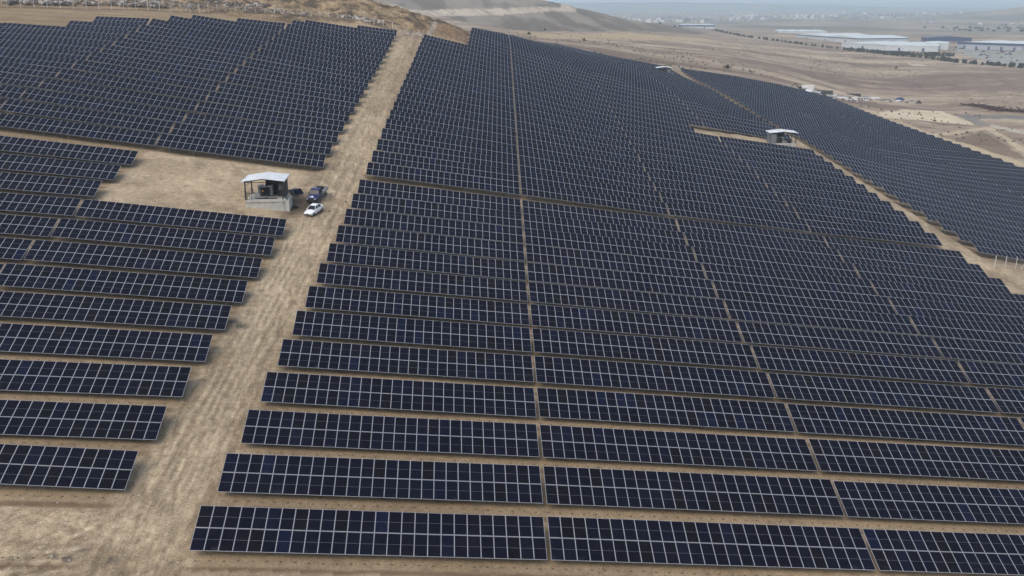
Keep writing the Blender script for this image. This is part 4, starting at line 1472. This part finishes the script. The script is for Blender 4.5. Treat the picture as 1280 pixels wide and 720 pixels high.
# ------------------------------------------------------------------ fences
def fence(name, pts, step, h, label, brace_every=0, post=.11, wires=7, lean=True, mat=None):
    mat = mat or M_POST
    seg = [0]
    for a, b in zip(pts[:-1], pts[1:]):
        seg.append(seg[-1] + math.dist(a, b))
    n = int(seg[-1] / step)
    P = []
    for i in range(n + 1):
        s = i * step
        j = max(q for q in range(len(seg)) if seg[q] <= s + 1e-6)
        j = min(j, len(pts) - 2)
        f = (s - seg[j]) / (seg[j + 1] - seg[j])
        P.append((pts[j][0] + f * (pts[j + 1][0] - pts[j][0]), pts[j][1] + f * (pts[j + 1][1] - pts[j][1])))
    Z = ground(np.array([p[0] for p in P]), np.array([p[1] for p in P]))
    t = empty(name, (P[0][0], P[0][1], Z[0]), label, "fence")
    L = [(p[0] - P[0][0], p[1] - P[0][1], z - Z[0]) for p, z in zip(P, Z)]
    for i, p in enumerate(L):
        mb = MB()
        tp = (p[0] + random.uniform(-.05, .05), p[1] + random.uniform(-.05, .05), p[2] + h)
        mb.bar((p[0], p[1], p[2] - .9), tp, post, mat)
        if lean:
            mb.bar(tp, (tp[0] + .1, tp[1] + .30, tp[2] + .35), post * .8, mat)
        mb.build("post", t)
        if brace_every and i % brace_every == 0 and 0 < i < len(L) - 1:
            for q in (L[i - 1], L[i + 1]):
                mb = MB()
                mb.bar((p[0], p[1], p[2] + h * .9), ((p[0] + q[0] * 1.0) / 2, (p[1] + q[1]) / 2, (p[2] + q[2]) / 2 - .2), post * .8, mat)
                mb.build("brace", t)
    mb = MB()
    for a, b in zip(L[:-1], L[1:]):
        for w in range(wires):
            z = .15 + (h - .2) * w / (wires - 1)
            mb.bar((a[0], a[1], a[2] + z), (b[0], b[1], b[2] + z), .014, M_WIRE)
        d = math.dist(a, b)
        m_ = int(d / .25)
        for q in range(m_):
            f = q / m_
            x, y, z = (a[r] + f * (b[r] - a[r]) for r in range(3))
            mb.bar((x, y, z + .15), (x, y, z + h - .05), .010, M_WIRE)
    mb.build("wire_net", t)
    return t


fence("wire_fence", POLY['fence'], 3.5, 2.5, "long wire fence on pale posts below the rocky hillside", 6, .115, 7, False)
fence("wire_fence", [(135.4, 97.6), (150.0, 102.2), (165.0, 106.6)], 3.1, 2.2, "short wire fence by the pale bank at the near end of the far road", 3, .10)
fence("wire_fence", [(219.6 + SK * y_, y_) for y_ in (212.0, 250.0, 300.0, 360.0)], 2.6, 1.9,
      "perimeter fence of slim posts along the far right edge of the panels", 0, .12, 5, False)

# ------------------------------------------------------------------ rubble
def rubble(name, jobs, label):
    mb = MB()
    M1 = worn("rock_pale", (.40, .37, .33), .9, 0, .3, 1.5, (.3, .24, .17), .3)
    M2 = worn("rock_brown", (.24, .19, .14), .9, 0, .3, 1.5)
    M3 = worn("rock_dark", (.085, .078, .072), .9, 0, .3, 1.5)
    bm = bmesh.new()
    bmesh.ops.create_icosphere(bm, subdivisions=1, radius=1)
    base = [v.co.copy() for v in bm.verts]
    faces = [tuple(v.index for v in f.verts) for f in bm.faces]
    bm.free()
    for poly, n, s0, s1, mix in jobs:
        xs = [p[0] for p in poly]
        ys = [p[1] for p in poly]
        pts = []
        while len(pts) < n:
            x, y = rng.uniform(min(xs), max(xs), 400), rng.uniform(min(ys), max(ys), 400)
            ok = in_poly(x, y, poly)
            ok &= fbm(x / 5, y / 5, 131, 3) > rng.uniform(.3, .62, 400)
            pts += list(zip(x[ok], y[ok]))
        pts = pts[:n]
        Z = ground(np.array([p[0] for p in pts]), np.array([p[1] for p in pts]))
        for (x, y), z in zip(pts, Z):
            s = s0 + (s1 - s0) * rng.random() ** 3
            sc = (s * rng.uniform(.7, 1.3), s * rng.uniform(.7, 1.3), s * rng.uniform(.5, .9))
            an = rng.uniform(0, 6.28)
            v = []
            for b in base:
                q = b * rng.uniform(.72, 1.2)
                v.append((x + (q.x * math.cos(an) - q.y * math.sin(an)) * sc[0], y + (q.x * math.sin(an) + q.y * math.cos(an)) * sc[1], z + q.z * sc[2] + s * .3))
            r_ = rng.random()
            mb.add(v, faces, M1 if r_ < mix[0] else M2 if r_ < mix[0] + mix[1] else M3)
    o = mb.build(name)
    tag(o, label, "rubble", None, 'stuff')


rubble("rubble", [(POLY['rub1'], 1500, .15, 1.0, (.16, .40)), (POLY['rub2'], 800, .15, 1.0, (.22, .42)), (POLY['rub3'], 800, .15, .9, (.16, .40)),
                  (POLY['rub4'], 200, .10, .5, (.7, .2)), ([(27, 268), (40, 268), (42, 284), (29, 284)], 120, .15, .8, (.4, .4))],
       "loose grey and white rocks tumbled along the foot of the hillside")

# ------------------------------------------------------------------ the works yard beyond the field
M_OLIVE = worn("dark_machine_paint", (.055, .065, .055), .5, 0, .3, 1)
M_OFFW = worn("off_white_paint", (.62, .62, .60), .5, 0, .15, 1)
M_TARP = worn("blue_tarpaulin", (.02, .045, .13), .6, 0, .3, 1)
M_RUST = worn("rusty_scrap", (.11, .038, .030), .8, 0, .4, .6)
M_DKSCRAP = worn("dark_scrap", (.045, .036, .036), .8, 0, .4, .6)


def yard(name, x, y, label, cat, rz=0.0, group=None):
    return empty(name, (x, y, gz(x, y) - .3), label, cat, group, rz)


e = yard("excavator", 241.5, 446.0, "dark excavator with its arm bent up at the left end of the yard", "excavator", -.3)
mb = MB()
for y in (-1.1, 1.1):
    mb.prism([(-2.0, .1), (2.0, .1), (2.3, .55), (2.0, 1.0), (-2.0, 1.0), (-2.3, .55)], y - .35, y + .35, M_BLACK)
mb.build("tracks", e)
mb = MB()
mb.box((.6, 0, 1.75), (3.2, 2.5, 1.2), M_OLIVE)
mb.box((-.6, .75, 2.7), (1.5, 1.1, 1.2), M_GLZ)
mb.box((-.6, .75, 3.34), (1.6, 1.2, .1), M_OLIVE)
mb.build("house", e, .05)
mb = MB()
mb.bar((-1.0, -.3, 1.9), (-3.6, -.3, 5.4), .6, M_OLIVE, .45)
mb.bar((-3.6, -.3, 5.4), (-6.6, -.3, 2.8), .45, M_OLIVE, .3)
mb.build("arm", e)
mb = MB()
mb.prism([(-7.3, 1.3), (-6.2, 1.5), (-6.3, 2.8), (-6.9, 2.8)], -.8, .2, M_BLACK)
mb.build("bucket", e)


def container(x, y, L, h, mat, label, rz, dark=False, group=None):
    e = yard("container", x, y, label, "container", rz, group)
    mb = MB()
    mb.box((0, 0, h / 2 + .15), (L, 2.5, h), mat)
    n = int(L / .5)
    for i in range(n):
        for s in (-1.27, 1.27):
            mb.box((-L / 2 + (i + .5) * L / n, s, h / 2 + .15), (.22, .06, h - .3), mat)
    mb.build("shell", e)
    mb = MB()
    mb.box((-L / 2 - .03, 0, h / 2 + .15), (.06, 2.2, h - .2), M_BLACK if dark else mat)
    mb.bar((-L / 2 - .08, -.3, .3), (-L / 2 - .08, -.3, h), .06, M_STEEL)
    mb.build("doors", e)
    return e


container(259.5, 478.5, 7.5, 3.2, M_OFFW, "white container with a dark end beside the excavator in the yard", -.55, True)
container(277.5, 493.0, 9.5, 2.6, M_OLIVE, "long dark green container lying behind the white container", -.6)
container(287.0, 488.0, 8.0, 1.6, M_OFFW, "low pale container lying right of the dark green one", -.6)
container(330.0, 560.0, 10.0, 1.9, M_DKSCRAP, "long black container midway along the works yard", -.5, True)
container(345.6, 558.4, 6.0, 1.8, M_OFFW, "short off white container right of the small cabin", -.4)
container(356.2, 560.7, 5.0, 1.5, M_CLAD, "small grey container left of the blue tarpaulin", -.4)
e = yard("site_cabin", 324.0, 531.0, "small white site cabin with dark openings in the works yard", "cabin", -.4)
mb = MB()
mb.box((0, 0, 1.5), (5.0, 3.0, 2.7), M_OFFW)
mb.build("walls", e)
mb = MB()
mb.box((0, 0, 2.95), (5.4, 3.4, .16), M_CLAD)
mb.build("roof", e)
for x in (-1.5, .0, 1.5):
    mb = MB()
    mb.box((x, -1.52, 1.6), (.9, .06, 1.2), M_BLACK)
    mb.build("window", e)


def heap(name, x, y, sx, sy, h, mat, label, cat, seed, kind=None):
    n = 22
    v, f = [], []
    for i in range(n):
        for j in range(n):
            a, b = i / (n - 1) * 2 - 1, j / (n - 1) * 2 - 1
            r_ = max(0, 1 - a * a - b * b * .9)
            z = h * r_ ** .7 * (.55 + .9 * float(fbm(np.array(a * 3 + seed), np.array(b * 3), seed, 3))) - .3
            v.append((a * sx, b * sy, z))
    for i in range(n - 1):
        for j in range(n - 1):
            q = i * n + j
            f.append((q, q + n, q + n + 1, q + 1))
    mb = MB()
    mb.add(v, f, mat)
    return mb


mb = heap("", 0, 0, 4.2, 2.6, 2.6, M_TARP, "", "", 3)
e = mb.build("tarpaulin_heap")
e.location = (373.0, 574.0, gz(373, 574))
tag(e, "heap under a bright blue tarpaulin at the right of the yard", "tarpaulin heap")
mb = heap("", 0, 0, 2.6, 2.0, 2.2, M_DKSCRAP, "", "", 5)
e = mb.build("scrap_heap")
e.location = (374.2, 549.5, gz(374.2, 549.5))
tag(e, "small round black heap standing alone right of the works yard", "heap")
for i, (x, y, s) in enumerate(((252.6, 462.5, 3.2), (295, 503, 2.6), (303, 512, 3.0), (312, 520, 2.2), (337, 548, 2.4), (352.0, 548.0, 2.4), (365.0, 560.0, 3.0), (380.5, 570.0, 2.6), (268.5, 474.5, 2.2))):
    mb = heap("", 0, 0, s, s * .8, s * .5, (M_OFFW, M_CLAD, M_DKSCRAP)[i % 3], "", "", 11 + i)
    e = mb.build("material_heap")
    e.location = (x, y, gz(x, y))
    tag(e, "small heap of building material in the %s part of the works yard" % (
        "far left", "left", "central left", "central", "central right", "right", "far right", "very end right", "front left")[i], "heap")
mb = MB()
YARD = [(246, 452), (268, 478), (290, 497), (322, 532), (348, 556), (378, 566)]
for q in range(230):
    i_ = random.randrange(len(YARD) - 1)
    f_ = random.random()
    x = YARD[i_][0] + f_ * (YARD[i_ + 1][0] - YARD[i_][0]) + random.gauss(0, 3.5)
    y = YARD[i_][1] + f_ * (YARD[i_ + 1][1] - YARD[i_][1]) + random.gauss(0, 5)
    s = random.uniform(.3, 1.5) ** 1.3
    mb.box((x, y, gz(x, y) + s * .2), (s * random.uniform(.6, 2.4), s, s * random.uniform(.4, 1.0)), random.choice((M_OFFW, M_OFFW, M_CLAD, M_CONC, M_DKSCRAP, M_OLIVE)), random.uniform(0, 3))
tag(mb.build("yard_debris"), "loose blocks and scrap strewn through the works yard", "debris", None, 'stuff')
# the long heap of dark red scrap
SCR = [(400.0, 533.5), (403.5, 522.3), (398.5, 502), (394.5, 486), (400.5, 471.5), (402, 455)]
mb = MB()
for a, b in zip(SCR[:-1], SCR[1:]):
    for q in range(110):
        f_ = random.random()
        x, y = a[0] + f_ * (b[0] - a[0]) + random.gauss(0, 3.0), a[1] + f_ * (b[1] - a[1]) + random.gauss(0, 2.2)
        z = gz(x, y)
        L = random.uniform(1.2, 4.5)
        an, el = random.uniform(0, 6.28), abs(random.gauss(.05, .22))
        dv = (math.cos(an) * math.cos(el) * L, math.sin(an) * math.cos(el) * L, math.sin(el) * L)
        mb.bar((x, y, z + random.uniform(0, 1.2)), (x + dv[0], y + dv[1], z + .4 + dv[2]), random.uniform(.15, .5), random.choice((M_RUST, M_DKSCRAP, M_DKSCRAP)))
tag(mb.build("scrap_metal"), "long tangled heap of dark red scrap metal on the plain", "scrap metal", None, 'stuff')

# ------------------------------------------------------------------ factory halls
M_WWALL = worn("white_hall_wall", (.47, .50, .505), .6, 0, .06, .05)
M_WROOF = worn("white_hall_roof", (.54, .58, .56), .6, 0, .08, .03)
M_NAVY = worn("navy_trim", (.025, .05, .12), .6, 0, .15, .1)
M_GWALL = worn("grey_hall_wall", (.36, .38, .41), .6, 0, .12, .05)


def hall(a, b, depth, h, label, wall, roof, band=None, doors=0, bays=1):
    """hall whose front runs from plan point a to b"""
    za, zb = gz(*a), gz(*b)
    z = min(za, zb) - 1.0
    L = math.dist(a, b)
    rz = math.atan2(b[1] - a[1], b[0] - a[0])
    t = empty("factory_hall", (a[0], a[1], z), label, "factory hall", None, rz)
    H = h + 1.0
    mb = MB()
    mb.box((L / 2, depth / 2, H / 2), (L, depth, H), wall)
    for i in range(int(L / 6) + 1):
        mb.box((min(i * 6 + .3, L - .3), -.10, H / 2), (.5, .2, H - .02), wall)
    mb.build("wall", t)
    mb = MB()
    bw = L / bays
    for i in range(bays):
        x0 = i * bw
        mb.prism([(x0 - .4 * (i == 0), H + .02), (x0 + bw + .4 * (i == bays - 1), H + .02), (x0 + bw + .4 * (i == bays - 1), H + .5),
                  (x0 + bw / 2, H + .5 + bw * .035), (x0 - .4 * (i == 0), H + .5)], -.6, depth + .4, roof)
    mb.build("roof", t)
    if band:
        mb = MB()
        mb.box((L / 2, -.75, H - .3), (L + 1.0, .25, band), M_NAVY)
        mb.box((L + .55, depth / 2, H - .3), (.25, depth, band), M_NAVY)
        mb.build("trim_band", t)
    for i in range(doors):
        mb = MB()
        mb.box((L * (i + .6) / (doors + .2), -.32, 2.6 + 1), (3.6, .2, 5.2), M_NAVY)
        mb.build("door", t)
    return t


hall((781.0, 1380.1), (848.1, 1337.9), 150, 8.6, "big white factory hall nearest the tree belt with blue corner doors", M_WWALL, M_WROOF, None, 2, 3)
hall((745.0, 1462.0), (781.0, 1381.0), 90, 8.4, "white factory hall wing running back left of the big white hall", M_WWALL, M_WROOF, None, 1, 2)
hall((866.0, 1408.0), (896.0, 1390.0), 70, 10.5, "tall white factory hall with a blue base at the right of the white halls", M_WWALL, M_WROOF, None, 1, 1)
hall((812.0, 1820.0), (842.0, 1600.0), 110, 9.5, "long white factory hall behind with a bright blue strip at its base", M_WWALL, M_WROOF, 1.2, 3, 2)
hall((900.0, 2140.0), (1010.0, 2106.0), 120, 7.0, "farthest white factory hall seen as a thin pale strip", M_WWALL, M_WROOF, None, 0, 4)
hall((946.0, 1446.0), (1002.0, 1352.0), 120, 10.0, "grey factory hall with navy roof edge and white roof at the far right", M_GWALL, M_WROOF, 3.2, 5, 3)
hall((1060.0, 1740.0), (1145.0, 1722.0), 40, 7.0, "low dark blue factory hall behind the white and grey halls", M_NAVY, M_NAVY, None, 0, 1)
hall((700.0, 2330.0), (790.0, 2300.0), 130, 9.0, "lone factory hall with white roof and blue walls near the gray hill", M_WWALL, M_WROOF, 3.5, 2, 2)

# ------------------------------------------------------------------ trees
def leaf_mat(name, c):
    m = new_mat(name, c, .8)
    k = NT(m)
    r_ = k.n('ShaderNodeObjectInfo').outputs['Random']
    i_ = k.n('ShaderNodeNewGeometry').outputs['Random Per Island']
    col = k.mix(i_, tuple(q * .6 for q in c), tuple(q * 1.4 for q in c))
    col = k.mix(k.math('MULTIPLY', r_, .5), col, (.085, .085, .045))
    k.set(k.b.inputs['Base Color'], col)
    return m


M_LEAF = leaf_mat("evergreen_leaf", (.020, .034, .027))
M_SCRUB = leaf_mat("scrub_leaf", (.062, .058, .034))
M_BARK = worn("bark", (.10, .075, .055), .9)


def crown_mesh(seed, h, r, n, mat, leaf, cone=.7):
    rg = random.Random(seed)
    mb = MB()
    for i in range(n):
        f = rg.random() ** .8
        z = h * (.12 + .88 * f)
        rad = r * (1 - cone * f) * math.sqrt(rg.random()) * (1 + .3 * math.sin(5 * f + seed))
        a = rg.uniform(0, 6.283)
        c = Vector((math.cos(a) * rad, math.sin(a) * rad, z))
        s = leaf * rg.uniform(.6, 1.3)
        nrm = Vector((math.cos(a) + rg.gauss(0, .5), math.sin(a) + rg.gauss(0, .5), .5 + rg.gauss(0, .5))).normalized()
        u = nrm.orthogonal().normalized()
        w = nrm.cross(u)
        mb.add([c - u * s, c + w * s * .7, c + u * s, c - w * s * .7 + nrm * s * .3], [(0, 1, 2, 3)], mat)
    return mb.mesh("crown")


TRUNK = MB()
TRUNK.tube((0, 0, -.5), (0, 0, 4.2), .16, M_BARK, 7, .05)
for i in range(5):
    a = i * 1.9
    TRUNK.tube((0, 0, 1.2 + i * .5), (math.cos(a) * 1.0, math.sin(a) * 1.0, 1.9 + i * .55), .05, M_BARK, 5, .02)
ME_TRUNK = TRUNK.mesh("trunk")
CROWNS = [crown_mesh(s, 6.4, 2.9, 260, M_LEAF, .62, .5) for s in range(4)]


def belt(path, n, label, group, wob=3.0, s0=.75, s1=1.15):
    seg = [0]
    for a, b in zip(path[:-1], path[1:]):
        seg.append(seg[-1] + math.dist(a, b))
    P = []
    for i in range(n):
        s = seg[-1] * (i + rng.uniform(-.35, .35) + .5) / n
        j = min(max(q for q in range(len(seg)) if seg[q] <= max(s, 0)), len(path) - 2)
        f = (s - seg[j]) / (seg[j + 1] - seg[j])
        P.append((path[j][0] + f * (path[j + 1][0] - path[j][0]) + rng.normal(0, wob), path[j][1] + f * (path[j + 1][1] - path[j][1]) + rng.normal(0, wob)))
    Z = ground(np.array([p[0] for p in P]), np.array([p[1] for p in P]))
    for (x, y), z in zip(P, Z):
        t = empty("evergreen_tree", (x, y, z - .3), label, "tree", group, rng.uniform(0, 6.28))
        s = rng.uniform(s0, s1)
        t.scale = (s * rng.uniform(.9, 1.3), s * rng.uniform(.9, 1.3), s)
        inst("trunk", ME_TRUNK, t)
        inst("crown", CROWNS[rng.integers(0, 4)], t)


belt([(675.0, 1952.4), (643.9, 1667.9), (658.4, 1580.2), (671.6, 1432.1), (691.0, 1361.2)], 95,
     "small dark evergreen in the thin tree line left of the white halls", "evergreens in the thin tree line", 3.0, .45, .75)
belt([(691.0, 1332.7), (723.1, 1258.8), (760.2, 1234.2), (797, 1210.8)], 110, "dark evergreen in the thick tree belt right below the white halls", "evergreens below the white halls", 6.0, .62, .95)
belt([(708.2, 1254.4), (732.1, 1163.1), (710.2, 1049.0), (716.3, 924.8), (722, 880)], 90, "dark round evergreen in the curving tree row along the grey lot", "evergreens along the grey lot", 2.5, .55, .9)

SCRUBS = [crown_mesh(20 + s, 1.6, 1.5, 120, M_SCRUB, .32, .55) for s in range(3)]
for i, (x, y, s, lab) in enumerate(((121.9, 795, 1.6, "dark bush alone on pale ground just beyond the crest"), (169.4, 767, 1.3, "dark bush on the open plain right of the first lone bush"),
                                    (179.6, 1109.7, 1.4, "small bush at the foot of the gray hill"), (222.1, 522.4, 1.5, "twiggy bush on the slope beyond the far hut"),
                                    (576.6, 2046, 2.6, "dark bush on the low end of the gray hill ridge"), (562.4, 1872, 2.2, "bush below the ridge end, left of the lone factory hall"),
                                    (604, 1975, 2.2, "bush nearest the lone factory hall"), (568.9, 945.7, 1.5, "bush in the middle of the wide brown plain"))):
    t = empty("bush", (x, y, gz(x, y)), lab, "bush")
    t.scale = (s, s, s)
    inst("foliage", SCRUBS[i % 3], t)
    mb = MB()
    for j in range(4):
        mb.tube((0, 0, -.2), (math.cos(j * 1.6) * .5, math.sin(j * 1.6) * .5, 1.0), .04, M_BARK, 5, .015)
    mb.build("stems", t)

# dry tussocks over the plain: countless
mb = MB()
nT = 5200
ang = rng.uniform(-.5, .62, nT) + YAW
dd = np.exp(rng.uniform(math.log(455), math.log(1500), nT))
tx_, ty_ = CAM[0] + dd * np.sin(ang), CAM[1] + dd * np.cos(ang)
ok = ((ty_ > 440) | (tx_ - SK * ty_ > 232)) & (fbm(tx_ / 50, ty_ / 50, 141, 3) > .48)
tz_ = ground(tx_, ty_)
for x, y, z in zip(tx_[ok], ty_[ok], tz_[ok]):
    s = random.uniform(.3, 1.2)
    v = []
    for q in range(7):
        a = q * .9
        v.append((x + math.cos(a) * s * random.uniform(.7, 1.2), y + math.sin(a) * s * random.uniform(.7, 1.2), z - .1))
    v.append((x, y, z + s * random.uniform(.6, 1.0)))
    mb.add(v, [(q, (q + 1) % 7, 7) for q in range(7)], M_SCRUB)
tag(mb.build("dry_tussocks"), "dry tussocks dotted over the brown plain", "tussocks", None, 'stuff')

# ------------------------------------------------------------------ cars on the grey lot
CARP = [worn("lot_car_white", (.65, .65, .65), .3), worn("lot_car_dark", (.05, .055, .07), .3), worn("lot_car_red", (.20, .05, .04), .3)]
CARM = []
for m_ in CARP:
    mb = MB()
    loft(mb, [ring(-2.1, .7, .3, .7), ring(-1.4, .85, .25, .85), ring(1.4, .85, .25, .9), ring(2.1, .75, .35, .8)], m_)
    mb.hexa([(-.75, -.8, .88), (.75, -.8, .88), (.75, 1.4, .88), (-.75, 1.4, .88), (-.58, -.1, 1.42), (.58, -.1, 1.42), (.58, .9, 1.42), (-.58, .9, 1.42)], M_GLZ)
    mb.box((0, .4, 1.45), (1.2, 1.05, .06), m_)
    CARM.append(mb.mesh("lot_car"))
lot_p = [p for p in POLY['lot']]
lx_, ly_ = [p[0] for p in lot_p], [p[1] for p in lot_p]
cnt = 0
while cnt < 46:
    x, y = random.uniform(min(lx_), max(lx_)), random.uniform(min(ly_), max(ly_))
    if not in_poly(np.array([x]), np.array([y]), lot_p)[0]:
        continue
    c_ = random.choice((0, 0, 1, 1, 2))
    o = inst("lot_car", CARM[c_], None, (x, y, gz(x, y) + .5), (0, 0, random.choice((.4, 1.97)) + random.uniform(-.1, .1)))
    o.scale = (1.5, 1.5, 1.5) if random.random() < .3 else (1.1, 1.1, 1.1)
    tag(o, ("small white vehicle", "small dark vehicle", "small reddish vehicle")[c_] + " parked on the grey lot beyond the tree row", "car",
        ("white", "dark", "reddish")[c_] + " vehicles on the grey lot")
    cnt += 1

# ------------------------------------------------------------------ the town in the haze
HM = []
for i, (w_, r_) in enumerate((((.70, .68, .64), (.50, .34, .27)), ((.72, .71, .69), (.70, .69, .67)), ((.45, .40, .33), (.42, .27, .21)))):
    wm, rm = worn("house_wall_%d" % i, w_, .8, 0, .1, .1), worn("house_roof_%d" % i, r_, .8, 0, .1, .1)
    for (a, b, h, fl) in ((10, 8, 4, 0), (12, 9, 6, 1), (14, 9, 9, 1)):
        mb = MB()
        mb.box((0, 0, h / 2), (a, b, h + 4), wm)
        if fl:
            mb.box((0, 0, h + 2.25), (a + .6, b + .6, .5), rm)
            mb.box((a * .2, 0, h + 3.5), (3.5, 3.5, 2.0), wm)
        else:
            mb.prism([(-a / 2 - .5, h + 2.002), (a / 2 + .5, h + 2.002), (0, h + 5)], -b / 2 - .5, b / 2 + .5, rm)
        for f_ in range(int(h / 3)):
            for q in range(int(a / 4)):
                mb.box((-a / 2 + 2 + q * 4, -b / 2 - .03, 2.2 + f_ * 3), (1.4, .1, 1.4), M_GLZ)
        HM.append(mb.mesh("house"))
hs_ = []
while len(hs_) < 270:
    px_ = random.choice((random.gauss(850, 60), random.gauss(980, 50), random.uniform(740, 1290)))
    D_ = math.exp(random.uniform(math.log(3800), math.log(8500)))
    t_ = math.atan((px_ - 640) / FPX) + YAW
    x, y = CAM[0] + D_ * math.sin(t_), CAM[1] + D_ * math.cos(t_)
    if fbm(np.array(x / 500), np.array(y / 900), 151, 3) < .42:
        continue
    hs_.append((x, y))
hz_ = ground(np.array([p[0] for p in hs_]), np.array([p[1] for p in hs_]))
for (x, y), z in zip(hs_, hz_):
    o = inst("house", HM[random.randrange(9)], None, (x, y, z - 3), (0, 0, random.uniform(-.6, .6)))
    s_ = random.uniform(.9, 1.5)
    o.scale = (s_, s_, s_)
    tag(o, "tiny pale house in the hazy town on the far plain", "house", "houses of the far town")
mb = MB()
for i in range(1500):
    px_ = random.uniform(700, 1300)
    D_ = math.exp(random.uniform(math.log(3000), math.log(9000)))
    t_ = math.atan((px_ - 640) / FPX) + YAW
    x, y = CAM[0] + D_ * math.sin(t_), CAM[1] + D_ * math.cos(t_)
    if fbm(np.array(x / 500), np.array(y / 900), 153, 3) < .45:
        continue
    z = gz(x, y)
    r_ = random.uniform(3, 7)
    v = []
    for (zz_, k_) in ((-2, .6), (.5, 1.0), (1.1, .75), (1.5, .2)):
        for q in range(6):
            a = q * 1.047 + zz_
            v.append((x + math.cos(a) * r_ * k_ * random.uniform(.7, 1.2), y + math.sin(a) * r_ * k_ * random.uniform(.7, 1.2), z + zz_ * r_ * .7))
    f = [(l * 6 + q, l * 6 + (q + 1) % 6, l * 6 + 6 + (q + 1) % 6, l * 6 + 6 + q) for l in range(3) for q in range(6)] + [(18, 19, 20, 21, 22, 23)]
    mb.add(v, f, M_LEAF)
tag(mb.build("town_trees"), "dark trees scattered through the hazy far town", "trees", None, 'stuff')

# ------------------------------------------------------------------ haze
zmin = min(v.co.z for v in bpy.data.objects["ground"].data.vertices)
zmax = max(max(v.co.z for v in bpy.data.objects["ground"].data.vertices), CAM[2])
mb = MB()
hm = bpy.data.materials.new("haze")
hm.use_nodes = True
nt = hm.node_tree
nt.nodes.remove(nt.nodes["Principled BSDF"])
pv = nt.nodes.new("ShaderNodeVolumePrincipled")
pv.inputs['Color'].default_value = (.80, .93, 1.0, 1)
pv.inputs['Density'].default_value = HAZE
pv.inputs['Anisotropy'].default_value = .2
nt.links.new(pv.outputs[0], nt.nodes["Material Output"].inputs['Volume'])
hb = 26000
mb.box((0, 0, (zmin + zmax) / 2), (2 * hb, 2 * hb, zmax - zmin + 22), hm)
o = mb.build("haze")
tag(o, kind='stuff')
